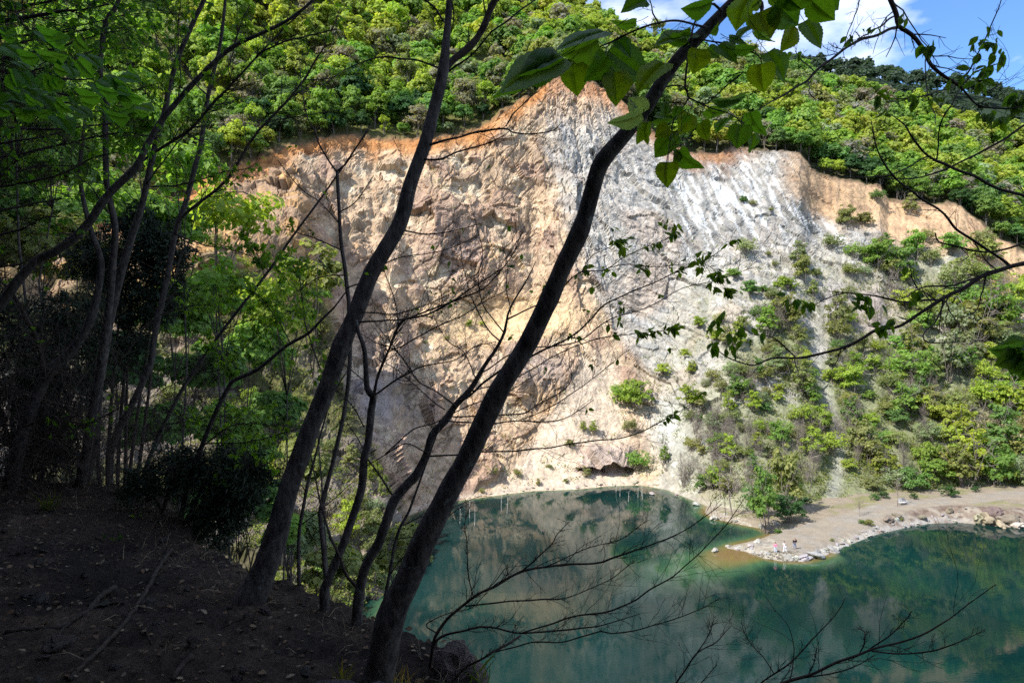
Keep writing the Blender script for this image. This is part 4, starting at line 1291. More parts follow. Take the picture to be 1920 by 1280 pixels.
LM = [(Z3, (720, 500), (120, 790), .45, 1), (Z3, (720, 590), (330, 770), .35, 0), (Z3, (380, 560), (215, 940), .32, 0), (Z3, (690, 520), (330, 600), .5, 1), (Z3, (1045, 350), (760, 540), .75, 0), (Z3, (1110, 280), (590, 425), .2, 1), (Z3, (830, 575), (865, 840), 1.0, 2),
      (Z3, (1130, 490), (960, 790), .75, 0), (Z3, (1190, 640), (1255, 930), .8, 2), (Z3, (1140, 450), (1550, 735), .68, 0), (Z3, (1215, 350), (1390, 500), .6, 0), (Z3, (1390, 195), (1130, 245), .35, 0), (Z3, (1475, 5), (1225, 50), .55, 0), (Z3, (1445, 1010), (1320, 830), .9, 3), (Z3, (1440, 1010), (1110, 1165), .42, 3),
      (Z3, (1890, 300), (1540, 350), .25, 0), (Z3, (1450, 1080), (1440, 1290), .6, 2), (Z3, (1560, 1020), (1740, 1040), .3, 0), (Z3, (1640, 560), (1340, 800), .5, 2), (Z3, (1690, 330), (1880, 420), .5, 0),
      (Z5, (330, 20), (0, 200), .55, 0), (Z5, (760, -40), (545, 315), .7, 2), (Z5, (880, 130), (1010, 450), .95, 2), (Z5, (1040, 40), (1370, 310), .95, 0), (Z5, (1450, 10), (1715, 250), .9, 0), (Z5, (1590, -90), (1800, 110), .8, 0), (Z5, (1365, 240), (1590, 545), .5, 0),
      (Z5, (1230, 280), (1155, 615), .66, 2), (Z5, (880, 715), (890, 1085), .95, 2), (Z5, (950, 590), (1245, 890), .55, 0), (Z5, (840, 350), (1015, 525), .35, 0), (Z5, (770, 300), (525, 455), .3, 1), (Z5, (520, 430), (765, 490), .4, 0), (Z5, (590, 560), (875, 560), .5, 0), (Z5, (400, 510), (645, 665), .62, 0),
      (Z5, (280, 540), (430, 655), .8, 0), (Z5, (190, 550), (150, 830), .9, 2), (Z5, (680, 1090), (270, 1205), .28, 1), (Z5, (400, 300), (330, 395), .6, 0), (Z5, (1180, -40), (1330, 130), .9, 0), (Z5, (1000, -60), (1160, 60), .9, 0), (Z5, (880, -20), (760, 120), .7, 2), (Z5, (1330, -60), (1520, 60), .9, 0),
      (Z5, (800, 190), (900, 380), .6, 2), (Z5, (1010, 200), (1120, 390), .7, 2), (Z5, (90, 350), (-70, 420), .5, 0), (Z5, (740, 130), (770, 300), .5, 2),
      (Z4, (250, 590), (225, 805), .95, 2), (Z4, (350, 480), (525, 712), .5, 0), (Z4, (270, 385), (95, 560), .85, 0), (Z4, (555, 225), (595, 415), .7, 2), (Z4, (900, 255), (860, 485), 1.0, 0), (Z4, (985, 140), (1065, 400), .6, 0), (Z4, (1000, 340), (1010, 515), .55, 0), (Z4, (790, 195), (640, 310), .35, 0),
      (Z4, (440, 155), (370, 350), .85, 2), (Z4, (255, 280), (125, 360), .9, 2), (Z4, (315, 180), (90, 255), .35, 0), (Z4, (65, 235), (20, 445), .5, 2), (Z4, (420, 170), (380, 260), .8, 0), (Z4, (590, 120), (790, 190), .55, 0), (Z4, (905, 25), (600, 90), .25, 1), (Z4, (220, 70), (230, 180), .8, 0), (Z4, (350, 90), (300, 190), .8, 0),
      (Z4, (320, 470), (340, 620), .5, 0), (Z4, (860, 270), (780, 400), .6, 2), (Z4, (300, 340), (330, 480), .7, 0)]
for f, b0, t0, ra, ck in LM:
    A.leaf_px(f(*b0), f(*t0), A.rng.uniform(1.95, 2.25), ra, [(.085, .20, .018), (.11, .22, .085), (.15, .24, .012), (.22, .34, .17)][ck])
A.done()

# ---- tree B: second leaning trunk, forked high up
b = bpos(470, 1150, 4.6)
B = Tree('leaning_tree', 'dark trunk leaning right that forks into two stems above the red soil rim', 'tree', b, 502, 'leaning trees on the dark bank', leafcol=(.10, .21, .025), leafsize=.04)
B.slim, B.busy = .9, 4.5
B.trunk([(462, 1140, 68), (485, 1095, 56), (503, 1045, 49), (530, 960, 43), (565, 850, 39), (598, 760, 37), (622, 699, 36), (656, 610, 35), (680, 550, 34), (704, 498, 33), (747, 425, 31), (768, 350, 29), (797, 270, 26), (815, 200, 25), (832, 130, 22), (838, 60, 15), (843, 0, 13), (850, -70, 11), (856, -200, 8)], 4.55, 4.2, n=16, root=b, lump=.09)
B.branch([(826, 140, 20), (848, 115, 21), (878, 92, 21), (905, 52, 20), (928, 0, 19), (955, -60, 16), (1000, -160, 10)], 4.32, 4.3, 3, (.05, .12), n=10)
B.branch([(836, 138, 6), (889, 97, 5), (926, 57, 5), (962, 30, 5), (1003, 0, 4), (1040, -30, 3)], 4.35, 4.0, 4, (.04, .12))
B.branch([(801, 272, 7), (848, 260, 6), (899, 248, 6), (946, 242, 5), (962, 249, 4), (996, 252, 4), (1036, 245, 3), (1053, 228, 2)], 4.3, 4.0, 7, (.06, .16), leaves=1)
B.branch([(948, 238, 4), (962, 214, 4), (989, 188, 3.5), (1012, 171, 2)], 4.15, 4.0, 2, (.1, .2))
B.branch([(797, 299, 6), (828, 299, 6), (858, 286, 5), (899, 274, 4.5), (936, 259, 3.5), (955, 246, 2)], 4.3, 4.15, 6, (.05, .14))
B.branch([(824, 128, 6), (784, 114, 5.5), (727, 108, 5), (687, 114, 4), (640, 134, 3), (600, 165, 2)], 4.3, 4.2, 5, (.06, .14), leaves=2)
B.branch([(831, 40, 7), (815, 17, 6), (795, 0, 5), (770, -30, 4)], 4.3, 4.3, 2, (.1, .2))
B.branch([(850, 48, 4), (852, 30, 4), (848, 0, 3)], 4.2, 4.1, 4, (.2, .5))
B.branch([(760, 433, 5), (800, 440, 4), (850, 432, 3), (905, 418, 2)], 4.35, 4.1, 4, (.08, .2))
B.branch([(668, 605, 6), (720, 600, 5), (758, 597, 5), (842, 568, 5), (889, 538, 4), (942, 501, 3), (975, 455, 2)], 4.4, 4.0, 9, (.06, .18), leaves=3)
B.branch([(660, 585, 5), (700, 585, 4), (745, 588, 3.5), (800, 570, 3), (860, 545, 2)], 4.4, 4.2, 6, (.08, .2), leaves=5)
B.branch([(705, 500, 4), (760, 480, 3), (830, 470, 2.5), (900, 440, 2)], 4.4, 4.2, 5, (.08, .2), leaves=1)
B.done()

SAP = 'slim saplings at the edge of the dark bank'
# ---- saplings between the two leaning trunks
b = bpos(607, 1112, 4.4)
S2 = Tree('sapling', 'curved dark sapling with a twisted stem rising between the two leaning trunks', 'sapling', b, 503, SAP, leafcol=(.10, .21, .025), leafsize=.035)
S2.slim, S2.busy = .72, 5.5
S2.trunk([(608, 1105, 24), (625, 1065, 22), (642, 1025, 21), (660, 974, 21), (677, 917, 21), (682, 860, 20), (690, 830, 19), (697, 766, 19), (700, 742, 18), (689, 728, 15), (684, 658, 12), (672, 622, 10), (668, 600, 8)], 4.35, 4.2, n=10, root=b)
S2.branch([(699, 748, 13), (707, 712, 12), (718, 680, 11), (731, 652, 10), (751, 606, 9), (780, 594, 7), (808, 586, 7), (855, 563, 6), (902, 543, 5), (936, 510, 4), (962, 474, 3), (979, 430, 2)], 4.2, 3.9, 12, (.06, .2), leaves=4, n=8)
S2.branch([(746, 610, 5), (744, 588, 4.5), (735, 545, 4), (721, 511, 3), (700, 470, 2)], 4.15, 4.2, 4, (.1, .25), leaves=1)
S2.branch([(703, 740, 8), (730, 720, 7), (765, 700, 6), (800, 685, 5), (850, 675, 4), (892, 650, 4), (930, 640, 2)], 4.2, 4.0, 10, (.08, .22))
S2.branch([(733, 655, 6), (770, 640, 5), (820, 612, 5), (870, 590, 4), (920, 560, 3), (960, 540, 2)], 4.15, 3.9, 8, (.08, .22), leaves=2)
S2.branch([(773, 698, 5), (740, 655, 4), (700, 640, 3), (660, 615, 2)], 4.2, 4.3, 4, (.1, .3))
S2.branch([(684, 800, 5), (660, 760, 4), (640, 740, 3), (610, 720, 2)], 4.25, 4.3, 5, (.1, .3), leaves=2)
S2.branch([(690, 720, 4), (655, 690, 3.5), (620, 660, 3), (580, 600, 2)], 4.25, 4.3, 5, (.1, .3), leaves=2)
S2.done()
b = bpos(670, 1145, 4.25)
S3 = Tree('sapling', 'branched dark sapling just left of the thickest trunk, its twigs fanning right with small leaves', 'sapling', b, 504, SAP, leafcol=(.12, .21, .02), leafsize=.042)
S3.slim, S3.busy = .70, 5.2
S3.trunk([(670, 1138, 28), (677, 1085, 27), (690, 1050, 26), (707, 1022, 27), (722, 985, 27), (738, 940, 27), (760, 912, 25), (781, 890, 24), (801, 850, 22), (811, 816, 21), (835, 790, 19), (855, 759, 17), (882, 729, 15), (909, 685, 11), (930, 655, 9), (946, 622, 8), (952, 590, 6), (966, 560, 5), (985, 530, 4), (1005, 490, 2)], 4.2, 3.8, n=10, root=b)
S3.branch([(672, 1108, 12), (660, 1090, 12), (650, 1078, 12), (640, 1052, 11), (627, 1021, 10), (618, 1000, 9), (603, 950, 8), (590, 900, 6), (583, 850, 4)], 4.2, 4.4, 4, (.06, .16))
S3.branch([(741, 934, 9), (722, 905, 8), (705, 880, 7), (690, 860, 6), (672, 825, 4), (650, 790, 3)], 4.15, 4.3, 5, (.1, .25))
S3.branch([(860, 752, 8), (880, 742, 8), (930, 700, 8), (986, 672, 8), (1030, 652, 7.5), (1070, 632, 7), (1110, 598, 6.5), (1134, 569, 6), (1177, 551, 5), (1245, 521, 4), (1290, 500, 4), (1334, 480, 3), (1374, 450, 2)], 3.9, 3.3, 8, (.04, .11), leaves=9, tipleaves=9, n=8)
S3.branch([(900, 700, 5), (976, 658, 5), (1077, 642, 4.5), (1144, 598, 4), (1208, 578, 3.5), (1280, 541, 3), (1345, 525, 2.5), (1413, 500, 2)], 3.85, 3.3, 8, (.04, .12), leaves=2)
S3.branch([(880, 735, 5), (959, 712, 4.5), (1043, 665, 4), (1110, 638, 4), (1167, 628, 3.5), (1231, 621, 3), (1270, 612, 2)], 3.85, 3.4, 8, (.04, .12), leaves=6, tipleaves=12)
S3.branch([(950, 600, 6), (1000, 575, 5), (1043, 551, 4.5), (1087, 511, 4.5), (1137, 504, 4), (1174, 480, 3.5), (1245, 450, 2.5), (1268, 436, 2)], 3.8, 3.3, 8, (.04, .11), leaves=14, tipleaves=9)
S3.branch([(1090, 511, 3.5), (1110, 480, 3), (1140, 465, 2.5), (1160, 450, 2)], 3.55, 3.4, 3, (.1, .25), leaves=4, tipleaves=3)
S3.branch([(1137, 504, 3), (1180, 495, 3), (1230, 500, 2.5), (1290, 496, 2.5), (1330, 500, 2), (1365, 545, 2)], 3.45, 3.2, 8, (.05, .12), leaves=18, tipleaves=8)
S3.branch([(845, 782, 6), (922, 779, 5), (976, 776, 5), (1020, 752, 4), (1060, 729, 3.5), (1072, 706, 3), (1066, 679, 2)], 3.95, 3.5, 8, (.06, .16))
S3.branch([(838, 790, 6), (919, 793, 5), (976, 789, 5), (1043, 789, 4), (1090, 766, 3), (1114, 749, 2)], 3.95, 3.5, 8, (.06, .18), leaves=1)
S3.branch([(976, 787, 4), (1030, 765, 4), (1070, 739, 3.5), (1124, 699, 3), (1154, 675, 2.5), (1181, 655, 1.8)], 3.75, 3.4, 5, (.06, .16))
S3.branch([(800, 856, 7), (850, 852, 6.5), (895, 847, 6.5), (952, 845, 6), (1043, 836, 5.5), (1110, 826, 5), (1184, 816, 4.5), (1228, 796, 4), (1278, 769, 2.5), (1320, 735, 2)], 4.0, 3.3, 9, (.05, .14), tipleaves=7)
S3.branch([(803, 850, 6), (760, 832, 5), (724, 852, 4.5), (690, 872, 3.5), (650, 905, 2)], 4.0, 4.2, 4, (.08, .2))
S3.branch([(724, 850, 5), (774, 806, 5), (825, 789, 4.5), (880, 760, 4), (950, 735, 3), (1010, 700, 2)], 4.1, 3.7, 7, (.08, .2))
S3.branch([(855, 762, 7), (820, 735, 6), (790, 718, 5.5), (774, 699, 5), (742, 655, 4), (715, 620, 3), (690, 590, 2)], 3.95, 4.1, 5, (.08, .2))
S3.branch([(835, 770, 5), (815, 755, 5), (775, 720, 4), (740, 690, 3.5), (705, 670, 2.5)], 4.0, 4.2, 5, (.1, .22))
S3.branch([(946, 622, 6), (925, 597, 5), (905, 571, 4.5), (897, 520, 4), (905, 470, 3), (890, 410, 2)], 3.85, 4.0, 6, (.08, .22), leaves=2)
S3.branch([(938, 640, 6), (912, 612, 5), (885, 560, 4), (870, 505, 3), (860, 440, 2)], 3.85, 4.0, 5, (.08, .22))
S3.branch([(958, 590, 4), (950, 540, 3.5), (952, 500, 3), (940, 450, 2)], 3.85, 3.9, 4, (.1, .24), leaves=1)
S3.branch([(893, 712, 5), (870, 660, 4), (840, 640, 3), (815, 600, 2)], 3.9, 4.1, 4, (.1, .24))
S3.done()
b = bpos(716, 1150, 4.1)
S4 = Tree('sapling', 'thin straight sapling squeezed between the branched sapling and the thickest trunk', 'sapling', b, 505, SAP)
S4.slim = .72
S4.trunk([(718, 1140, 9), (731, 1073, 9), (740, 1020, 8.5), (752, 985, 8), (766, 960, 7), (788, 900, 5.5), (806, 850, 4), (825, 800, 2)], 4.05, 3.9, n=7, root=b)
S4.branch([(732, 1075, 5), (755, 1045, 4), (785, 1025, 3), (830, 1005, 2)], 4.0, 3.8, 5, (.1, .3))
S4.branch([(753, 985, 4), (800, 965, 3.5), (850, 950, 3), (900, 930, 2)], 4.0, 3.7, 6, (.1, .3))
S4.branch([(745, 1010, 4), (800, 1000, 3.5), (850, 960, 3), (880, 945, 2)], 4.0, 3.7, 6, (.1, .3))
S4.done()
b = bpos(561, 1105, 4.9)
S1 = Tree('sapling', 'thin upright sapling just right of the foot of the forking trunk', 'sapling', b, 506, SAP, leafsize=.035)
S1.slim = .72
S1.trunk([(561, 1098, 11), (560, 1050, 10), (561, 1001, 9.5), (567, 957, 9), (577, 905, 8), (590, 860, 6), (605, 800, 5), (625, 740, 4), (660, 680, 2.5)], 4.85, 4.6, n=7, root=b)
S1.branch([(562, 985, 5), (595, 960, 4), (630, 930, 3), (665, 900, 2)], 4.8, 4.6, 5, (.1, .3))
S1.branch([(573, 920, 4), (540, 880, 3), (515, 850, 2)], 4.8, 4.9, 4, (.1, .3), leaves=2)
S1.done()
b = bpos(655, 1085, 6.0, .6)
SN = Tree('sapling', 'slender forked sapling with bare twigs left of the forking trunk, against the rock wall', 'sapling', b, 507, SAP, leafcol=(.09, .17, .02), leafsize=.05)
SN.trunk([(600, 960, 9), (640, 800, 8), (655, 690, 8), (655, 580, 8), (651, 545, 8), (646, 499, 7.5), (639, 450, 7), (635, 377, 6.5), (632, 320, 6.5)], 5.6, 5.2, n=7, root=b)
SN.branch([(632, 322, 5.5), (616, 301, 5), (600, 271, 4.5), (589, 245, 4), (575, 215, 3.5), (567, 170, 3), (560, 110, 2)], 5.2, 5.2, 7, (.08, .2))
SN.branch([(633, 320, 5), (648, 309, 4.5), (662, 285, 4), (680, 260, 3), (705, 225, 2)], 5.2, 5.0, 5, (.1, .25))
SN.branch([(642, 470, 4), (610, 455, 3.5), (570, 440, 3), (535, 430, 2)], 5.3, 5.5, 5, (.1, .25), leaves=3)
SN.branch([(637, 420, 4), (600, 380, 3), (560, 350, 3), (520, 300, 2)], 5.3, 5.5, 5, (.1, .25), leaves=1)
SN.branch([(650, 540, 4), (690, 520, 3.5), (720, 470, 3), (740, 420, 2)], 5.3, 5.0, 5, (.1, .25), leaves=4)
SN.branch([(648, 515, 4), (600, 520, 3), (560, 545, 2)], 5.3, 5.5, 4, (.1, .25), leaves=5)
SN.branch([(636, 400, 3.5), (665, 380, 3), (700, 330, 2)], 5.2, 5.0, 4, (.15, .3), leaves=1)
SN.done()

# ---- bare bushes hanging over the water on the right of the bank edge
b = bpos(812, 1215, 3.5)
CB = Tree('bare_bush', 'leafless bush fanning long branches over the water from the edge of the bank', 'bush', b, 508, 'leafless bushes over the water')
def many(T, rows, tw=7, tl=(.05, .15), **k):
    for pts, ya, yb in rows:
        T.branch(pts, ya, yb, tw, tl, **k)
CB.slim = .8
many(CB, [([(806, 1250, 11), (812, 1212, 10), (820, 1186, 10), (848, 1152, 10), (889, 1119, 9.5), (932, 1095, 9), (976, 1072, 8.5), (1026, 1062, 8), (1117, 1055, 7), (1144, 1048, 6.5), (1191, 1031, 6), (1224, 1021, 5), (1278, 996, 4), (1314, 974, 3.5), (1354, 944, 2.5)], 3.5, 3.0),
          ([(806, 1250, 9), (814, 1212, 9), (828, 1193, 9), (882, 1176, 8), (909, 1174, 7), (959, 1183, 6.5), (993, 1186, 6), (1043, 1183, 5.5), (1093, 1178, 5), (1144, 1166, 4), (1200, 1150, 2.5)], 3.5, 3.1),
          ([(976, 1186, 6), (1033, 1169, 6), (1077, 1156, 6), (1137, 1146, 6), (1177, 1132, 5.5), (1218, 1105, 5), (1255, 1085, 4.5), (1280, 1065, 4), (1310, 1038, 3.5), (1361, 984, 3), (1398, 930, 2)], 3.25, 2.9),
          ([(840, 1290, 9), (865, 1260, 8), (878, 1249, 8), (909, 1233, 8), (942, 1213, 7.5), (976, 1189, 7)], 3.4, 3.25),
          ([(930, 1222, 5), (985, 1206, 5), (1020, 1203, 5), (1060, 1203, 4.5), (1127, 1183, 5), (1148, 1188, 4.5), (1224, 1172, 4), (1280, 1154, 3.5), (1317, 1139, 3), (1352, 1119, 2)], 3.35, 2.9),
          ([(887, 1122, 5), (878, 1080, 4.5), (876, 1030, 4), (872, 984, 2.5), (885, 940, 2)], 3.4, 3.4),
          ([(872, 1136, 6), (942, 1129, 5.5), (1010, 1124, 5), (1060, 1119, 4), (1100, 1105, 3.5), (1144, 1085, 3), (1190, 1050, 2)], 3.4, 3.1),
          ([(818, 1186, 5), (800, 1170, 4), (845, 1148, 3.5), (880, 1140, 3), (915, 1110, 2)], 3.5, 3.4),
          ([(976, 1072, 5), (1010, 1045, 4.5), (1035, 1020, 4), (1045, 1000, 3), (1068, 978, 2)], 3.3, 3.1),
          ([(1026, 1062, 4), (1070, 1040, 3.5), (1110, 1025, 3), (1160, 1012, 2.5), (1215, 975, 2)], 3.2, 3.0)], 9, (.04, .13), lvl=2, up=.3)
CB.done()
b = np.array([1.1, 4.2, 25.9])
b[2] = float(bank_z(b[None, :2])[0]) - .2
DB = Tree('bare_bush', 'leafless bush reaching up over the water from below the bottom edge at the right', 'bush', b, 509, 'leafless bushes over the water')
lowpt = [960 + b[0] / b[1] * K, 640 - (b[2] - H) / b[1] * K]
DB.slim = .72
many(DB, [([(lowpt[0], lowpt[1], 16), (1330, 1420, 14), (1400, 1320, 13), (1468, 1280, 12), (1522, 1263, 11), (1572, 1240, 10), (1616, 1223, 9), (1636, 1216, 8.5), (1717, 1196, 7), (1770, 1166, 5.5), (1817, 1132, 4), (1868, 1095, 2.5)], 4.0, 2.8),
          ([(1636, 1220, 6), (1683, 1226, 5.5), (1750, 1219, 5), (1801, 1203, 4), (1848, 1179, 2.5)], 3.1, 2.9),
          ([(1380, 1340, 7), (1428, 1280, 6.5), (1482, 1243, 6), (1522, 1199, 5), (1559, 1162, 4), (1575, 1140, 3), (1586, 1119, 2)], 3.5, 3.1),
          ([(1500, 1270, 6), (1560, 1262, 5), (1600, 1250, 4), (1640, 1225, 3)], 3.3, 3.0),
          ([(1630, 1217, 6), (1666, 1193, 5), (1690, 1170, 4), (1710, 1145, 2.5)], 3.1, 2.9),
          ([(1612, 1224, 5), (1620, 1200, 4.5), (1620, 1185, 4), (1612, 1178, 3)], 3.1, 3.0),
          ([(1515, 1264, 4), (1528, 1240, 3.5), (1533, 1205, 2)], 3.3, 3.2)], 6, (.05, .13), lvl=2, up=.3)
many(DB, [([(1240, 1320, 8), (1280, 1260, 6), (1307, 1223, 5), (1337, 1206, 4.5), (1355, 1190, 3.5), (1371, 1172, 2)], 3.6, 3.4),
          ([(1307, 1223, 4), (1322, 1200, 3.5), (1330, 1186, 3), (1340, 1160, 2)], 3.5, 3.4),
          ([(1240, 1330, 7), (1300, 1290, 5), (1345, 1245, 3)], 3.6, 3.4),
          ([(1450, 1262, 4), (1430, 1230, 3.5), (1400, 1195, 3), (1390, 1165, 2)], 3.4, 3.3)], 5, (.1, .3), lvl=2, up=.3)
DB.done()

# ---- tree outside the frame on the right whose branches hang into the picture
b = np.array([3.1, 3.2, 0])
b[2] = float(bank_z(b[None, :2])[0]) - .3
F = Tree('overhanging_tree', 'dark thin branches with young leaves reaching in from the right edge, over sky and water', 'tree', b, 510, leafcol=(.085, .18, .02), leafsize=.038)
tu = 960 + 3.1 / 3.2 * K
tp = np.stack([b, b + (.05, .1, 2.5), (3.05, 3.2, H - 1), (3.0, 3.1, H + .6), (2.8, 3.0, H + 2.2), (2.6, 2.9, H + 3.4)])
tS = spline(tp, .1)
mb = MB()
tube(mb, tS, np.linspace(.11, .035, len(tS)), 12, lump=.05)
mb.build('trunk', M_BARK, F.root, origin=F.base)
def ftr(z):
    k = int(np.argmin(np.abs(tS[:, 2] - z)))
    p = tS[k]
    return 960 + p[0] / p[1] * K, 640 - (p[2] - H) / p[1] * K, p[1]
g0, f0, f1_, f2_ = ftr(H + .1), ftr(H + .5), ftr(H + .9), ftr(H + 2.6)
FB = lambda pts, yb, tw=4, start=None, **k: F.branch(([(start[0], start[1], pts[0][2] * 1.2)] if start else []) + pts, start[2] if start else 3.0, yb, tw, (.03, .09), **k)
FB([(1990, 480, 13), (1920, 495, 12.5), (1888, 502, 12), (1851, 514, 12), (1817, 534, 11), (1770, 561, 10), (1733, 585, 9), (1700, 605, 8), (1676, 614, 8), (1646, 618, 8), (1616, 638, 8), (1565, 658, 7), (1515, 668, 6), (1492, 670, 6), (1448, 670, 5), (1414, 684, 4), (1387, 680, 3.5), (1361, 668, 3), (1340, 650, 2)], 2.7, 8, g0, n=8)
FB([(1676, 614, 4), (1650, 614, 4), (1628, 611, 3)], 2.8, 2, n=5)
FB([(1764, 563, 6), (1700, 566, 5), (1666, 561, 5), (1633, 554, 4), (1582, 549, 3.5), (1555, 546, 2)], 2.7, 5)
FB([(1582, 549, 3.5), (1558, 558, 3), (1535, 568, 2.5), (1525, 572, 2)], 2.7, 2)
FB([(1838, 519, 5), (1784, 534, 4.5), (1727, 541, 4), (1700, 554, 3.5), (1680, 564, 2.5)], 2.8, 3)
FB([(1722, 541, 3.5), (1710, 521, 3), (1706, 497, 2)], 2.8, 1)
FB([(1492, 670, 4), (1468, 645, 4), (1448, 633, 3.5), (1418, 628, 3), (1390, 612, 2), (1350, 600, 1.8)], 2.7, 3)
FB([(1772, 563, 5), (1762, 585, 4.5), (1750, 608, 4), (1731, 630, 4), (1740, 643, 3.5), (1775, 642, 3), (1797, 640, 2.5)], 2.8, 4)
FB([(1490, 670, 3), (1495, 690, 2.5), (1496, 708, 1.8)], 2.7, 0)
FB([(1892, 500, 7), (1860, 476, 6.5), (1838, 460, 6.5), (1794, 430, 6), (1770, 403, 5.5), (1717, 366, 5), (1673, 329, 4.5), (1646, 286, 3.5), (1638, 255, 3), (1633, 228, 2)], 2.8, 6)
FB([(1960, 440, 7), (1920, 457, 6), (1858, 472, 5), (1801, 462, 4.5), (1760, 453, 4), (1754, 437, 3)], 2.8, 4, g0)
FB([(1801, 463, 3), (1815, 478, 3), (1805, 490, 2.5), (1790, 492, 2)], 2.8, 1)
FB([(1985, 395, 9), (1920, 368, 8), (1878, 356, 8), (1831, 333, 7.5), (1784, 312, 7), (1740, 292, 6), (1713, 262, 5), (1697, 235, 4), (1682, 222, 3), (1670, 214, 2)], 2.8, 5, f0)
FB([(1990, 210, 7), (1920, 237, 6), (1868, 269, 5.5), (1817, 296, 5), (1767, 319, 4.5), (1723, 333, 4), (1683, 336, 3), (1650, 333, 2)], 2.8, 5, f1_)
FB([(1740, 292, 4), (1710, 308, 3.5), (1676, 326, 3.5), (1650, 331, 3), (1592, 333, 3), (1549, 321, 2.5), (1515, 312, 1.8)], 2.75, 3)
FB([(1757, 298, 4), (1758, 275, 3.5), (1760, 252, 3.5), (1767, 222, 3.5), (1784, 195, 3.5), (1799, 168, 3)], 2.7, 3)
FB([(1720, -120, 16), (1664, -30, 13), (1668, 0, 12), (1680, 30, 11.5), (1685, 49, 11), (1707, 67, 10), (1730, 97, 9.5), (1743, 121, 9), (1767, 141, 8), (1794, 158, 7), (1807, 171, 6), (1824, 191, 5), (1844, 201, 4.5), (1885, 203, 4), (1911, 201, 3), (1940, 195, 2)], 2.6, 9, f2_, n=8)
FB([(1685, 50, 8), (1643, 64, 7.5), (1602, 81, 7), (1572, 101, 6.5), (1528, 134, 6), (1512, 153, 5.5), (1481, 171, 4.5), (1448, 191, 3.5), (1421, 208, 2.5)], 2.5, 7)
FB([(1678, 31, 4.5), (1636, 57, 4), (1608, 74, 3)], 2.6, 3)
FB([(1616, -20, 3), (1610, 12, 3), (1593, 55, 2.5), (1578, 95, 2)], 2.6, 2)
FB([(1572, 100, 3), (1540, 107, 2.5), (1516, 105, 2)], 2.55, 2)
FB([(1526, 134, 3), (1505, 115, 3), (1490, 95, 2)], 2.55, 2)
FB([(1794, 158, 5), (1812, 138, 4.5), (1824, 118, 4), (1844, 77, 3.5), (1861, 40, 3), (1878, 0, 2.5), (1884, -40, 2)], 2.6, 5)
FB([(1802, 160, 4), (1827, 138, 4), (1858, 124, 3), (1885, 118, 2)], 2.6, 4)
FB([(1796, 158, 4), (1750, 175, 3.5), (1710, 183, 3.5), (1673, 185, 2.5), (1655, 175, 2)], 2.6, 3)
FB([(1736, 110, 3.5), (1735, 140, 3), (1742, 190, 3), (1752, 212, 2.5), (1754, 232, 2)], 2.6, 2)
FB([(1516, 152, 3), (1518, 175, 2.5), (1530, 188, 2)], 2.55, 0)
FB([(1992, 640, 8), (1940, 650, 6), (1905, 655, 5), (1880, 660, 3)], 2.7, 3, g0)
def lf(T, u, v, Y, n, spread, size, lk='slim', dirn=(-.3, 0, -.6)):
    for _ in range(n):
        p = px(u + T.rng.normal() * spread, v + T.rng.normal() * spread * .45, Y)
        T.cluster(p, unit(np.array(dirn)), 1, lk, size)
for (u, v, n, sp, sz) in [(1345, 650, 12, 12, .05), (1352, 606, 10, 12, .045), (1395, 622, 11, 16, .045), (1491, 562, 9, 10, .045), (1518, 570, 6, 8, .04), (1614, 556, 8, 9, .05), (1630, 572, 10, 11, .055), (1650, 612, 7, 9, .045), (1675, 600, 5, 7, .05), (1705, 558, 5, 9, .05), (1700, 500, 4, 7, .05),
                          (1725, 545, 4, 6, .04), (1655, 180, 9, 9, .05), (1672, 195, 6, 8, .055), (1714, 182, 8, 9, .05), (1745, 85, 9, 8, .055), (1698, 33, 5, 5, .04), (1634, 52, 7, 5, .03), (1592, 70, 8, 6, .03), (1858, 80, 12, 10, .045), (1835, 75, 8, 9, .04), (1850, 130, 10, 10, .05), (1840, 155, 7, 9, .05), (1868, 105, 8, 8, .045), (1860, 50, 4, 5, .04),
                          (1790, 142, 4, 7, .045), (1802, 146, 3, 4, .045), (1855, 212, 8, 9, .055), (1885, 218, 5, 6, .05), (1912, 195, 10, 8, .06), (1915, 178, 6, 6, .06), (1752, 184, 4, 5, .035), (1500, 98, 5, 6, .03), (1838, 100, 4, 4, .04)]:
    lf(F, u, v, 2.65, n, sp, sz)
for (u0, v0_, u1, v1, ra) in [(1915, 655, 1860, 665, .7), (1925, 645, 1880, 640, .7), (1905, 660, 1868, 690, .8), (1915, 670, 1890, 705, .9), (1930, 665, 1915, 712, .9), (1940, 660, 1935, 718, .9), (1900, 650, 1855, 650, .4), (1925, 650, 1900, 680, .8)]:
    F.leaf_px((u0, v0_), (u1, v1), 2.5, ra, (.09, .19, .04))
F.done()
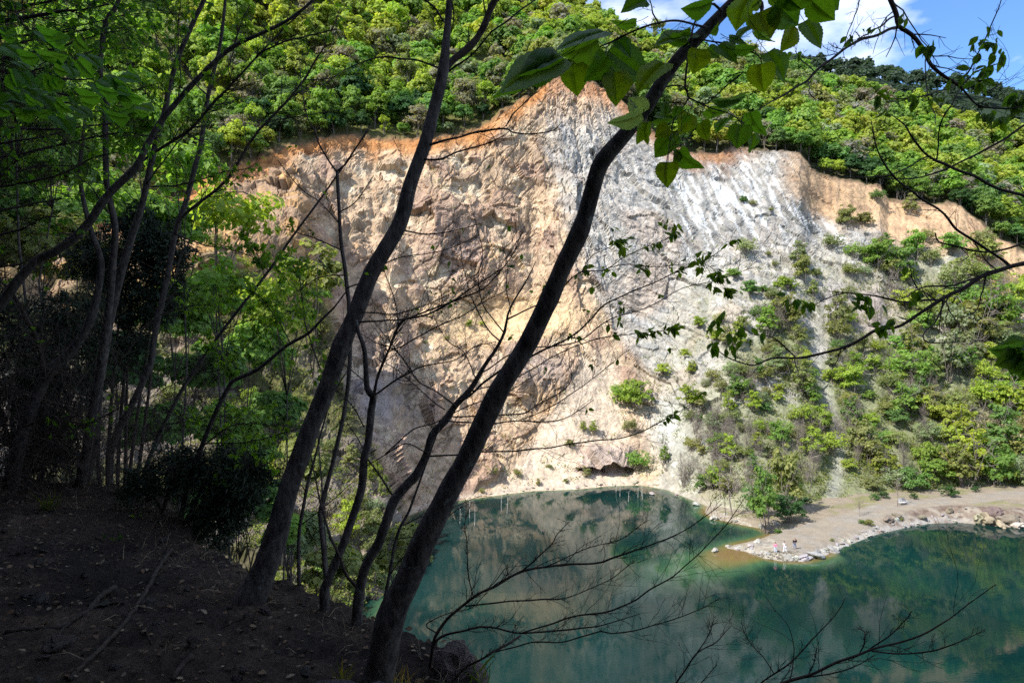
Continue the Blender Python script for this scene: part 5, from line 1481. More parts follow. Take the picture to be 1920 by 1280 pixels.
# ------------------------------------------------------------------ left side: slim trees, yews, thicket
def ltree(label, seed, rows, base_uvY, group='slim dark trees at the left', leafcol=(.13, .26, .03), leafsize=.06, name='slim_tree'):
    u, v, Y = base_uvY
    T = Tree(name, label, 'tree', bpos(u, v, Y, .3), seed, group, leafcol=leafcol, leafsize=leafsize)
    T.slim = .74
    for k, (pts, ya, yb, tw, lv) in enumerate(rows):
        if k == 0:
            T.trunk(pts, ya, yb, n=10, root=T.base, step=.1)
        else:
            T.branch(pts, ya, yb, int(tw * 1.5) + 3, (.06, .2), leaves=14 + lv * 8, n=6)
    T.done()
    return T
ltree('crooked upright dark trunk kinked where the big leaves touch it', 601, [
    ([(150, 915, 26), (170, 800, 22), (190, 680, 20), (205, 560, 18), (216, 440, 16), (208, 385, 15), (200, 336, 14), (197, 235, 14), (199, 185, 16), (189, 155, 13), (189, 101, 13), (200, 40, 13), (220, 7, 11), (236, -60, 10)], 8.2, 6.5, 0, 0),
    ([(200, 170, 5), (240, 172, 4), (280, 160, 3), (330, 150, 2)], 6.5, 6.2, 6, 2),
    ([(205, 400, 6), (170, 350, 5), (120, 320, 4), (60, 310, 2)], 6.8, 6.8, 8, 4),
    ([(199, 300, 5), (150, 270, 4), (90, 262, 3), (20, 275, 2)], 6.7, 6.6, 8, 4)], (150, 915, 8.3))
ltree('long grey limb sweeping from lower left to the top, most slanted of the slim trees', 602, [
    ([(-60, 640, 26), (10, 560, 24), (62, 492, 22), (111, 468, 21), (161, 425, 20), (208, 359, 19), (255, 314, 18), (269, 285, 15), (292, 242, 14), (336, 185, 13), (380, 138, 12.5), (437, 87, 11), (487, 64, 9.5), (544, 35, 8), (588, 0, 7), (625, -40, 5)], 7.2, 6.0, 0, 0),
    ([(262, 305, 11), (300, 280, 11), (363, 237, 10.5), (396, 198, 10), (437, 155, 9.5), (484, 104, 8), (524, 62, 7), (578, 10, 5), (610, -30, 3)], 6.9, 6.2, 8, 2),
    ([(480, 108, 6.5), (497, 94, 6.5), (551, 74, 6), (600, 62, 5), (632, 54, 3.5)], 6.4, 6.0, 5, 1),
    ([(380, 140, 5), (395, 142, 4.5), (414, 137, 4)], 6.3, 6.2, 1, 0),
    ([(336, 187, 5), (338, 130, 4), (334, 60, 3.5), (340, -10, 2)], 6.4, 6.3, 8, 2),
    ([(437, 90, 4), (450, 50, 3), (470, 10, 2)], 6.2, 6.1, 5, 1)], (-60, 640, 7.4))
ltree('dark straight trunk leaning right behind the grey limb, rooted in the thicket', 603, [
    ([(143, 922, 32), (160, 885, 29), (174, 840, 27), (186, 709, 24), (203, 610, 22), (225, 520, 20), (245, 450, 18), (262, 396, 16), (275, 343, 15), (292, 272, 14), (309, 208, 13), (319, 155, 12.5), (339, 97, 12), (366, 34, 11), (383, 0, 10), (405, -60, 8)], 8.5, 7.0, 0, 0),
    ([(275, 345, 6), (300, 310, 5), (345, 255, 4.5), (395, 210, 4), (440, 190, 2.5)], 7.2, 7.0, 8, 3),
    ([(285, 350, 6), (330, 348, 5.5), (375, 337, 5), (425, 322, 4), (470, 315, 2.5)], 7.2, 6.8, 8, 4),
    ([(345, 85, 4), (330, 40, 3.5), (300, -10, 2)], 6.9, 6.9, 5, 2),
    ([(310, 210, 5), (270, 170, 4), (240, 120, 3), (228, 60, 2)], 7.1, 7.1, 8, 3)], (143, 925, 8.6))
ltree('mottled grey trunk with two crossing stems before the shaded rock wall', 604, [
    ([(205, 850, 18), (220, 810, 17), (252, 749, 16), (279, 690, 16), (288, 640, 15), (298, 588, 15), (309, 541, 14), (322, 480, 14), (330, 430, 13.5), (346, 386, 13), (363, 322, 12.5), (378, 262, 12), (386, 202, 11), (393, 168, 10), (413, 84, 8), (423, 0, 7), (432, -60, 5)], 9.5, 8.5, 0, 0),
    ([(328, 440, 11), (338, 412, 11.5), (369, 383, 11.5), (420, 343, 11), (450, 299, 10.5), (470, 265, 10), (497, 232, 10), (537, 191, 9), (571, 148, 8), (600, 100, 6), (618, 67, 5), (640, 10, 3)], 8.9, 8.0, 8, 3),
    ([(570, 150, 4), (610, 148, 3.5), (650, 140, 3), (700, 138, 2)], 8.1, 7.8, 5, 1),
    ([(500, 230, 4), (520, 225, 4), (580, 215, 3.5), (640, 205, 2.5), (690, 190, 2)], 8.3, 8.0, 6, 2),
    ([(390, 180, 6), (360, 150, 5), (330, 110, 4), (290, 60, 3), (275, 20, 2)], 8.6, 8.6, 8, 2),
    ([(395, 165, 5), (430, 120, 4), (445, 50, 3), (440, -20, 2)], 8.6, 8.6, 8, 1),
    ([(300, 590, 5), (350, 575, 4), (400, 570, 3), (470, 560, 2)], 9.0, 8.6, 8, 7),
    ([(330, 440, 5), (385, 460, 4.5), (440, 470, 4), (520, 505, 3), (560, 560, 2)], 8.9, 8.6, 8, 7)], (205, 852, 9.6))
ltree('thin long straight stem crossing the shaded rock wall at a slant', 605, [
    ([(228, 960, 11), (262, 905, 10), (280, 858, 10), (309, 793, 9.5), (346, 722, 9), (380, 672, 8.5), (420, 615, 8), (497, 517, 7), (551, 440, 6), (610, 360, 5), (680, 258, 3.5), (710, 200, 2)], 7.6, 6.6, 0, 0),
    ([(420, 617, 4), (470, 600, 3.5), (520, 590, 3), (580, 575, 2)], 7.1, 6.8, 7, 5),
    ([(360, 700, 4), (420, 690, 3.5), (470, 640, 3), (520, 600, 2)], 7.2, 6.9, 7, 6),
    ([(495, 520, 3.5), (480, 470, 3), (450, 430, 2)], 6.9, 7.0, 6, 7),
    ([(310, 795, 4), (350, 790, 3.5), (420, 780, 3), (480, 790, 2)], 7.4, 7.2, 7, 6)], (228, 962, 7.7))
ltree('small dark tree with an elbowed stem curving up to the right beside the forking trunk', 606, [
    ([(322, 1028, 15), (336, 984, 14), (353, 910, 13), (373, 850, 12.5), (380, 833, 12), (403, 776, 11.5), (428, 728, 11), (440, 712, 10.5), (484, 692, 10), (537, 648, 9), (578, 625, 8), (602, 600, 7), (625, 578, 5), (650, 545, 3)], 6.9, 5.6, 0, 0),
    ([(578, 625, 5.5), (570, 600, 5), (568, 570, 4.5), (560, 520, 4), (545, 490, 3), (520, 480, 2)], 5.9, 6.2, 7, 6),
    ([(578, 626, 6), (590, 660, 6), (600, 690, 5.5), (612, 710, 4)], 5.9, 5.5, 2, 0),
    ([(545, 645, 4), (520, 600, 3.5), (480, 550, 3), (430, 535, 2)], 6.0, 6.3, 7, 6),
    ([(432, 720, 5), (428, 690, 4), (410, 660, 3), (380, 640, 2)], 6.3, 6.5, 6, 5),
    ([(380, 835, 6), (430, 800, 5), (480, 795, 4), (540, 800, 3), (590, 795, 2)], 6.4, 5.9, 9, 3),
    ([(390, 830, 5), (450, 830, 4.5), (520, 815, 4), (570, 800, 3)], 6.4, 5.8, 8, 1),
    ([(345, 950, 5), (400, 920, 4), (460, 880, 3), (500, 870, 2)], 6.6, 6.2, 7, 2)], (322, 1030, 7.0))
ltree('black forked trunk half hidden in the thicket at the left edge', 607, [
    ([(20, 905, 34), (45, 800, 30), (75, 730, 28), (100, 690, 26), (135, 655, 22), (170, 600, 20), (185, 540, 17), (190, 490, 15), (170, 430, 13), (150, 330, 10), (160, 220, 7)], 7.8, 7.2, 0, 0),
    ([(85, 715, 16), (70, 640, 14), (30, 560, 12), (-20, 500, 9)], 7.6, 7.6, 8, 0),
    ([(45, 800, 10), (100, 780, 9), (120, 800, 8), (175, 790, 6), (230, 760, 4)], 7.6, 7.4, 8, 2)], (20, 910, 7.9))

# leafy boughs coming in from the left
b = bpos(-420, 900, 5.2)
HB = Tree('hornbeam', 'tree outside the left edge whose level leafy boughs fill the upper left corner', 'tree', b, 620, leafcol=(.075, .20, .022), leafsize=.058)
hs = np.stack([b, b + (0, 0, 2), (b[0] + .1, b[1], H + 1), (b[0] + .2, b[1], H + 3), (b[0] + .3, b[1], H + 4.5)])
mb = MB()
hS = spline(hs, .2)
tube(mb, hS, np.linspace(.13, .05, len(hS)), 10, lump=.05)
mb.build('trunk', M_BARK, HB.root, origin=HB.base)
rngH = np.random.default_rng(621)
for k, (va, vb, ue, w, lv) in enumerate([(40, 12, 210, 12, 60), (-10, -20, 300, 9, 60), (72, 55, 260, 7, 55), (110, 60, 240, 8, 45), (150, 95, 250, 6, 40), (134, 146, 210, 9, 30), (150, 180, 160, 9, 26), (213, 190, 170, 8, 24), (190, 200, 240, 6, 24), (242, 232, 250, 8, 18), (268, 250, 160, 6, 16), (296, 262, 300, 8, 14), (330, 312, 180, 6, 12), (350, 300, 260, 7, 12), (395, 380, 160, 6, 10), (440, 410, 120, 6, 8), (500, 470, 110, 5, 8), (20, -40, 330, 8, 50), (-40, -60, 420, 7, 50), (90, 30, 330, 6, 40)]):
    Ya = rngH.uniform(4.6, 6.2)
    HB.branch([(-430, va + 60, w * 1.6), (-200, va + 35, w * 1.3), (0, va, w), (ue * .4, (va + vb) / 2 + rngH.normal() * 6, w * .7), (ue * .75, vb + rngH.normal() * 5, w * .45), (ue, vb - 4, w * .2)], Ya, Ya - .3, 22, (.05, .13), n=6, leaves=int(lv * 1.7), up=.05, lvl=2)
for _ in range(90):
    u, v = rngH.uniform(-20, 260), rngH.uniform(60, 220)
    if v < 60 + (u > 160) * 60: continue
    an = rngH.normal() * .5
    L_ = rngH.uniform(20, 45)
    HB.leaf_px((u, v), (u + L_ * math.cos(an + .3), v + L_ * math.sin(an + .5)), rngH.uniform(3.2, 4.2), rngH.uniform(.3, .85), (.075, .20, .03))
HB.done()

# shaded young trees on the slope below the bank, behind the slim stems
rngB = np.random.default_rng(630)
big = {}
def shade_tree(u, v, Y, wpx, hpx, cn_, lab, seed, nf=3600):
    p = px(u, v, Y)
    z0 = float(bank_z(p[None, :2])[0])
    w, h = wpx / K * Y, hpx / K * Y
    cm, lobes_ = crown_proto('crown', seed, (w / 2, w / 2, h / 2), p[2] - z0, 34, nf, .06 + .0042 * Y, M_CROWN, inner=.35, lobe_r=(.22, .42), spread=.85)
    tm = trunk_proto('trunk', seed + 1, p[2] - z0 + h * .2, .03 + .003 * h, lobes_[:14], M_BARK, low=5)
    t = thing('shaded_tree', lab, 'tree', (p[0], p[1], z0), 'shaded trees on the slope at the left')
    for nm, me in (('crown', cm), ('trunk', tm)):
        o = link(nm, me, t)
        if nm == 'crown':
            o.color = (*[min(x * 1.15, .5) for x in PAL[cn_]], 1)
for k, a in enumerate([
    (60, 300, 17, 330, 260, 'mid-green', 'leafy green tree behind the level boughs at the left edge'),
    (230, 250, 22, 260, 240, 'fresh green', 'leafy green tree behind the crooked upright trunk'),
    (150, 90, 26, 420, 200, 'fresh green', 'leafy tree filling the top left corner behind the boughs'),
    (90, 480, 19, 300, 190, 'olive-green', 'drab green tree above the black thicket at the left edge'),
    (390, 700, 24, 170, 150, 'mid-green', 'shaded leafy tree in front of the foot of the left wall'),
    (300, 810, 17, 190, 120, 'mid-green', 'low shaded tree just above the dark evergreen at the bank edge'),
    (470, 850, 24, 160, 110, 'fresh green', 'bright shaded tree between the elbowed stem and the forking trunk'),
    (230, 690, 16, 150, 160, 'dark green', 'dark leafy tree right of the black thicket'),
    (530, 1000, 15, 90, 80, 'fresh green', 'small bright green bush tree at the foot of the forking trunk'),
    (330, 420, 28, 190, 170, 'fresh green', 'airy green tree between the crossing stems and the rock wall'),
    (440, 560, 30, 150, 150, 'olive-green', 'airy olive tree before the shaded left wall'),
    (330, 590, 22, 150, 170, 'fresh green', 'airy green tree right of the black evergreen mass'),
    (420, 800, 20, 130, 110, 'fresh green', 'airy green tree behind the elbowed stem'),
    (20, 200, 12, 240, 260, 'fresh green', 'nearest leafy tree, cut by the left edge'),
    (70, 420, 20, 260, 180, 'mid-green', 'leafy tree at the left edge just above the black thicket'),
    (170, 390, 25, 220, 160, 'fresh green', 'leafy tree between the crooked trunk and the grey limb'),
    (470, 950, 24, 150, 130, 'mid-green', 'leafy tree beside the drooping black evergreen'),
    (560, 880, 34, 120, 120, 'olive-green', 'olive tree seen just right of the forking trunk'),
    (480, 660, 26, 150, 150, 'fresh green', 'airy green tree crossed by the thin slanting stem'),
    (510, 780, 28, 140, 120, 'mid-green', 'airy tree right of the elbowed stem'),
    (380, 930, 18, 170, 120, 'mid-green', 'leafy tree seen through the drooping black evergreen'),
    (560, 1010, 26, 110, 110, 'grey-green', 'greyish tree behind the foot of the thin upright sapling'),
    (640, 1070, 20, 150, 110, 'olive-green', 'olive leafy tree below the bank behind the curved sapling'),
    (750, 1030, 22, 110, 130, 'olive-green', 'olive leafy tree below the bank just left of the thickest trunk')]):
    shade_tree(*a, 640 + 2 * k)

for k, a in enumerate([
    (440, 400, 15, 190, 190, 'yellow-green', 'sparse sunlit sapling between the crossing stems and the slender forked sapling'),
    (520, 590, 16, 170, 200, 'yellow-green', 'sparse yellow-green sapling left of the forking trunk'),
    (400, 560, 14, 160, 220, 'fresh green', 'sparse fresh green sapling right of the black evergreen mass'),
    (590, 520, 18, 110, 170, 'olive-green', 'sparse olive sapling just left of the forking trunk'),
    (350, 330, 14, 180, 160, 'fresh green', 'sparse green sapling behind the two crossing stems')]):
    shade_tree(*a, 760 + 2 * k, nf=620)

# yews: dense near-black needles
def yew(lab, seed, clumps, base, nq=3400):
    rng = np.random.default_rng(seed)
    b_ = bpos(*base, .2)
    t = thing('yew', lab, 'yew', b_, 'dark evergreens on the bank edge')
    mb, tw = MB(), MB()
    for (u, v, ru, rv, Y, dens) in clumps:
        c0 = px(u, v, Y)
        R_ = np.array([ru / K * Y, min(ru, rv) / K * Y * .8, rv / K * Y])
        sp_ = spline([b_ + (0, 0, .3), (b_ + c0) / 2 + rng.normal(size=3) * .1, c0], .15)
        tube(tw, sp_, np.linspace(.035, .012, len(sp_)), 6)
        ns = int(90 * dens)
        for _ in range(ns):
            d = unit(rng.normal(size=3))
            p1 = c0 + d * R_ * rng.uniform(.1, .75)
            p2 = p1 + (d * .8 + np.array([0, 0, -.55]) + rng.normal(size=3) * .3) * R_.mean() * rng.uniform(.35, .7)
            tube(tw, np.array([p1, (p1 + p2) / 2 + (0, 0, .03), p2]), np.array([.005, .004, .002]), 3, cap=False)
            m = int(nq * dens / ns)
            f = rng.random(m)[:, None]
            pos = p1 * (1 - f) + p2 * f + rng.normal(size=(m, 3)) * .035
            ax_ = unit(p2 - p1)
            dd = rng.normal(size=(m, 3)) * .8 + ax_
            dd /= np.linalg.norm(dd, axis=1)[:, None]
            nn = np.cross(dd, rng.normal(size=(m, 3)))
            nn /= np.linalg.norm(nn, axis=1)[:, None]
            sd_ = np.cross(dd, nn)
            L_ = rng.uniform(.03, .06, m)[:, None] * Y / 7
            wd = .006 * Y / 7 * rng.uniform(.8, 1.6, (m, 1))
            V = np.stack([pos - sd_ * wd, pos + sd_ * wd, pos + dd * L_ + sd_ * wd * .4, pos + dd * L_ - sd_ * wd * .4], 1).reshape(-1, 3)
            mb.add(V, np.arange(4 * m).reshape(m, 4), None, np.repeat(np.array([.020, .034, .017]) * rng.uniform(.6, 1.4, (m, 1)), 4, 0))
    f_ = mb.build('foliage', M_NEEDLE, t, smooth=False, origin=b_)
    f_.color = (1, 1, 1, 1)
    tw.build('branch', M_TWIG, t, origin=b_)
yew('black evergreen with drooping sprays hanging beside the forking trunk', 660, [(400, 870, 110, 45, 6.6, 1), (470, 885, 55, 50, 6.4, .8), (410, 960, 70, 55, 6.6, 1), (330, 880, 70, 40, 6.8, .7), (440, 930, 60, 40, 6.5, .8), (350, 1000, 45, 35, 6.8, .5), (270, 900, 60, 35, 7, .5)], (345, 1015, 7.0))
yew('black evergreen mass behind the slim trees, above the middle of the bank', 661, [(260, 440, 80, 55, 9.6, 1.1), (310, 480, 60, 60, 9.6, 1), (230, 520, 80, 70, 9.6, 1.1), (290, 560, 50, 60, 9.6, .7), (180, 480, 60, 50, 9.6, .8), (240, 620, 60, 60, 9.6, .6)], (220, 800, 9.8))
yew('black evergreen thicket filling the left edge above the bank', 662, [(60, 620, 120, 80, 8.6, 1.3), (140, 590, 80, 70, 8.8, 1), (30, 720, 110, 80, 8.6, 1.3), (130, 710, 80, 70, 8.8, 1), (60, 820, 110, 70, 8.6, 1.2), (-40, 560, 90, 80, 8.6, 1), (110, 840, 60, 50, 8.8, .7)], (40, 900, 8.8))
# leafless tangle
for k, (u, v, Y, s_, lab) in enumerate([(60, 880, 8.0, 2.0, 'tangle of bare dark twigs at the left edge of the bank'), (130, 900, 8.3, 1.7, 'tangle of bare dark twigs before the dark straight trunk'), (-10, 905, 7.2, 2.3, 'tallest tangle of bare twigs, cut by the left edge'), (215, 935, 8.0, 1.3, 'low tangle of bare twigs right of the dark straight trunk'), (300, 975, 7.6, 1.0, 'low tangle of bare twigs beside the drooping evergreen')]):
    mb_ = twiggy('bare_thicket', 680 + k, s_, 16, 1.5, M_TWIG, 26, .0055)
    o = link('bare_thicket', mb_)
    o.location = bpos(u, v, Y, .05)
    tag(o, lab, 'bare shrub', 'leafless tangles on the dark bank')

# ------------------------------------------------------------------ what lies on the bank
rngG = np.random.default_rng(700)
def rand_bank(n, near=True):
    out = []
    while len(out) < n:
        u, v = rngG.uniform(-20, 900), rngG.uniform(900, 1290)
        p = bank_px(u, v)
        if p is not None:
            out.append((p, u, v))
    return out
# dry grass, dead leaves, twigs: nobody could count them
mb = MB()
gx = []
for _ in range(5200):
    p = np.array([rngG.uniform(-8.5, .6), rngG.uniform(1.8, 9.5)])
    gx.append(p)
gx = np.array(gx)
sg = bank_sdf(gx)
gx = gx[(sg > -.35) & (sg < 3)]
gz0 = bank_z(gx)
sg = bank_sdf(gx)
dens = np.clip(fbm(np.concatenate([gx / .8, gx[:, :1] * 0], 1), 2, 701) * 2 + .25 + .7 * (sg < .45), 0, 1)
for k in np.where(rngG.random(len(gx)) < dens)[0]:
    b_ = np.array([gx[k, 0], gx[k, 1], gz0[k] - .01])
    for _ in range(3 if sg[k] < .5 else 1):
        d = unit(rngG.normal(size=3) * .7 + np.array([0, 0, .55 if sg[k] < .5 else .2]))
        L_ = rngG.uniform(.05, .24)
        e = b_ + d * L_ + np.array([0, 0, -L_ * .25])
        m_ = b_ + d * L_ * .55
        side = unit(np.cross(d, rngG.normal(size=3))) * rngG.uniform(.0009, .002)
        mb.add([b_ - side, b_ + side, m_ + side * .8, m_ - side * .8, e + side * .2, e - side * .2], [[0, 1, 2, 3], [3, 2, 4, 5]], None, np.array([.30, .235, .15]) * rngG.uniform(.4, 1.25))
g_ = mb.build('dry_grass', leaf_mat('dry_stalks', .15, .8, (1, 1, .9), fixed=(1, 1, 1)), smooth=False)
tag(g_, 'dry pale grass stalks and twigs scattered on the dark bank', 'dry grass', kind='stuff')
mb = MB()
fl = np.stack([rngG.uniform(-8, .5, 7000), rngG.uniform(1.9, 9.3, 7000)], 1)
fs = bank_sdf(fl)
fl = fl[(fs > -.2) & (fs < 3)]
for p, z in zip(fl, bank_z(fl)):
    add_leaf(mb, 'slim', (p[0], p[1], z + .012), unit(rngG.normal(size=3) * np.array([1, 1, .25])), unit(np.array([0, 0, 1]) + rngG.normal(size=3) * .35), rngG.uniform(.018, .05), np.array([(.10, .06, .033), (.14, .095, .055), (.07, .045, .028), (.19, .15, .10)][rngG.integers(4)]) * rngG.uniform(.6, 1.2), 1.2)
tag(mb.build('fallen_leaves', leaf_mat('dead_leaf', .1, .8, (1, 1, .9), fixed=(1, 1, 1)), smooth=False), 'brown fallen leaves littering the dark bank', 'fallen leaves', kind='stuff')
def rock_proto(name, seed, mat, flat=.6, sub=3):
    import bmesh
    bm = bmesh.new()
    bmesh.ops.create_icosphere(bm, subdivisions=sub, radius=1)
    V = np.array([v.co[:] for v in bm.verts])
    f, e = facets(V * .9 + seed, seed, .9)
    n = fbm(V * 1.5 + seed, 3, seed)
    W = V * (1 + .48 * f + .22 * n)[:, None] * np.array([1.15, .85, flat])
    for k, v in enumerate(bm.verts):
        v.co = W[k]
    me = bpy.data.meshes.new(name)
    bm.to_mesh(me)
    bm.free()
    a = me.color_attributes.new('Col', 'FLOAT_COLOR', 'POINT')
    cc = np.ones((len(V), 4))
    cc[:, :3] *= (1 + .25 * n)[:, None]
    a.data.foreach_set('color', cc.astype(np.float32).ravel())
    me.materials.append(mat)
    me.polygons.foreach_set('use_smooth', np.zeros(len(me.polygons), bool))
    return me
def obj_tint(mat, name):
    """boulder material whose colour comes from the object"""
    m = mat.copy()
    m.name = name
    N, L = m.node_tree.nodes, m.node_tree.links
    at = next(n for n in N if n.type == 'ATTRIBUTE')
    oi = N.new('ShaderNodeObjectInfo')
    tgt = [l.to_socket for l in L if l.from_node == at]
    o_ = mix_mul(N, L, oi.outputs['Color'], at.outputs['Color'])
    for s in tgt:
        L.new(o_, s)
    return m
M_TINT = obj_tint(M_BOULDER, 'shore_boulder_stone')
ROCKS = [rock_proto('boulder', 710 + k, M_TINT, f) for k, f in enumerate((.55, .7, .45, .6, .8, .38))]
def rock(name, loc, size, colr, label, cat, group, k=None, rot=None):
    o = link(name, ROCKS[rngG.integers(6) if k is None else k])
    o.location = tuple(loc)
    s = size / 2.1
    o.scale = (s * rngG.uniform(.85, 1.2), s * rngG.uniform(.85, 1.2), s * rngG.uniform(.85, 1.2))
    o.rotation_euler = (rngG.normal() * .2, rngG.normal() * .2, rngG.uniform(0, 6.28) if rot is None else rot)
    o.color = (*[c * rngG.uniform(.92, 1.08) for c in colr], 1)
    return tag(o, label, cat, group)
for (p, u, v) in rand_bank(46):
    s_ = rngG.choice([.03, .045, .06, .09, .13], p=[.3, .3, .2, .14, .06])
    where = 'in the bottom left corner' if u < 240 and v > 1130 else ('below the yews at the left' if u < 330 else ('left of the forking trunk foot' if u < 480 else ('between the two leaning trunks' if u < 690 else 'right of the thickest trunk foot')))
    rock('stone', p + np.array([0, 0, s_ * .15]), s_, (.08, .068, .06), f'{"small" if s_ < .06 else "fist-sized" if s_ < .1 else "large flat"} grey-brown stone on the dark soil {where}', 'stone', 'loose stones on the dark bank')
rock('boulder', px(850, 1235, 3.55) + np.array([0, .1, -.12]), .30, (.17, .135, .12), 'brown rock sticking out of the bank edge right of the thickest trunk', 'rock', None, 1)
rock('boulder', px(640, 1275, 2.75) + np.array([0, .0, -.12]), .36, (.09, .08, .075), 'low dark slab of rock at the bottom edge left of the thickest trunk', 'rock', None, 5, .2)
M_ROOT = bark_mat('dark_root_bark', (.02, .016, .013), (.05, .04, .032), 40, bump=.004)
# roots and a fallen stick
for lab, seed, pts, w0 in [('thick exposed root running diagonally over the soil at the left', 1, [(215, 1105), (190, 1125), (165, 1150), (140, 1168), (110, 1180), (60, 1184), (10, 1187)], 16), ('curved exposed root joining the thick diagonal one', 2, [(235, 1133), (200, 1135), (170, 1145), (140, 1165), (115, 1185), (110, 1205)], 10), ('long fallen branch lying down the soil from the small elbowed tree', 3, [(322, 1035), (300, 1070), (270, 1118), (235, 1170), (190, 1225), (130, 1275)], 15), ('short mossy root end near the bottom edge', 4, [(360, 1232), (345, 1255), (325, 1280)], 20), ('thin dry stick on the soil left of the forking trunk', 5, [(285, 1160), (275, 1190), (285, 1215)], 4), ('thin pale stick lying in front of the forking trunk', 6, [(415, 1190), (440, 1172), (490, 1155)], 4)]:
    rr = np.random.default_rng(720 + seed)
    W = [bank_px(*q_) for q_ in pts]
    W = np.array([w_ for w_ in W if w_ is not None])
    r0 = w0 / 2.8 / K * W[:, 1].mean()
    S_ = spline(W + np.array([0, 0, r0 * .6]), .05)
    mb = MB()
    tube(mb, S_ + rr.normal(size=S_.shape) * r0 * .15, np.linspace(r0, r0 * .6, len(S_)), 8, lump=.2)
    nm = 'tree_root' if 'root' in lab else 'fallen_branch'
    o = mb.build(nm, M_ROOT, origin=W[0])
    o.location = W[0]
    tag(o, lab, 'root' if 'root' in lab else 'stick')
# a few green sprigs on the soil
for lab, u, v, n_, sz, c_ in [('small dark broad-leaved sprig on the soil', 212, 1012, 6, .06, (.05, .10, .05)), ('single bright green leafy sprig on the bank edge', 248, 972, 3, .07, (.12, .25, .03)), ('grass tuft at the base of the dark straight trunk', 85, 960, 26, .22, (.10, .13, .05)), ('green grass tuft at the lower right tip of the bank', 895, 1275, 16, .14, (.08, .13, .03)), ('dry grass tuft hanging over the bank edge right of the sapling feet', 745, 1170, 30, .16, (.25, .2, .12)), ('grass tuft on the bank edge between the sapling feet', 640, 1115, 24, .16, (.14, .15, .06))]:
    p = bank_px(u, v)
    if p is None:
        p = bpos(u, v, 3.4, 0)
    mb = MB()
    for _ in range(n_):
        d = unit(rngG.normal(size=3) * .5 + np.array([0, 0, .8]))
        add_leaf(mb, 'slim', p + rngG.normal(size=3) * np.array([.04, .04, .005]), d, unit(rngG.normal(size=3)), sz * rngG.uniform(.6, 1.2), near_col(rngG, c_), .15 if 'grass' in lab else 1.2)
    o = mb.build('grass_tuft' if 'grass' in lab else 'leafy_sprig', M_NEARLEAF, origin=p)
    o.location = p
    o.color = (1, 1, 1, 1)
    tag(o, lab, 'grass tuft' if 'grass' in lab else 'plant')

# ------------------------------------------------------------------ woods on the bank behind and beside the camera (unseen, added to shade the foreground)
mb = MB()
wp = []
tries = 0
wc = np.stack([rngG.uniform(-75, 40, 9000), rngG.uniform(-65, 45, 9000)], 1)
for p, s_ in zip(wc, bank_sdf(wc)):
    if len(wp) >= 240:
        break
    if s_ < 2.4 or s_ > 48 or any(np.hypot(*(p - o_)) < 3.2 for o_ in wp):
        continue
    if p[0] > -0.9 * p[1] - 3 and p[1] > 0:
        continue
    wp.append(p)
for p in wp:
    z = float(bank_z(p[None])[0])
    me = TREES[rngG.integers(5)][0]
    n_ = len(me.vertices)
    v = np.empty(n_ * 3, np.float32)
    me.vertices.foreach_get('co', v)
    v = v.reshape(-1, 4, 3)
    ctr = v.mean(1, keepdims=True)
    v = (ctr + (v - ctr) * 1.5).reshape(-1, 3) * np.array([.8, .8, 1.0]) * rngG.uniform(.85, 1.15)
    mb.add(v + np.array([p[0], p[1], z - 2.0]), np.arange(n_).reshape(-1, 4), None, np.array([.05, .10, .02]))
    tube(mb, np.array([[p[0], p[1], z - .5], [p[0], p[1], z + 3], [p[0], p[1], z + 6]]), np.array([.2, .16, .1]), 6, (.04, .035, .03))
tag(mb.build('shade_woods', M_CROWN, smooth=False), 'unseen leafy wood added behind the viewpoint to shade the bank', 'shade_woods', kind='stuff')
# ------------------------------------------------------------------ rocks along the water
WHITE, PALEG, BROWN, TANR = (.40, .39, .36), (.28, .262, .235), (.21, .175, .13), (.33, .27, .195)
BG = 'pale rocks along the edge of the spur'
for k, t in enumerate(np.linspace(0, 1, 78)):
    i = t * 11.2
    a, b = SP_NEAR[int(i)], SP_NEAR[int(i) + 1]
    f = i - int(i)
    u, v = a[0] + (b[0] - a[0]) * f, a[1] + (b[1] - a[1]) * f
    if 1436 < u < 1500 and k % 3:
        continue
    p = onz(u + rngG.normal() * 3, v - rngG.uniform(0, 4 if u < 1510 else 7))
    z = float(spur_z(p[None, :2])[0][0])
    big_ = 1.2 if 1480 < u < 1660 else .8
    s_ = rngG.uniform(.25, .85) * big_
    zone = ('at the tip of the spur' if u < 1440 else 'below the three people' if u < 1520 else 'on the white slab right of the people' if u < 1600 else 'along the white rim below the reddish bank' if u < 1780 else 'below the brown outcrop at the far right')
    rock('boulder', (p[0], p[1], max(z, 0) + s_ * .05), s_, WHITE if rngG.random() < .6 and u < 1800 else PALEG, f'{"small" if s_ < .6 else "mid-sized" if s_ < 1 else "big"} pale rock {zone}, in the waterline', 'rock', BG)
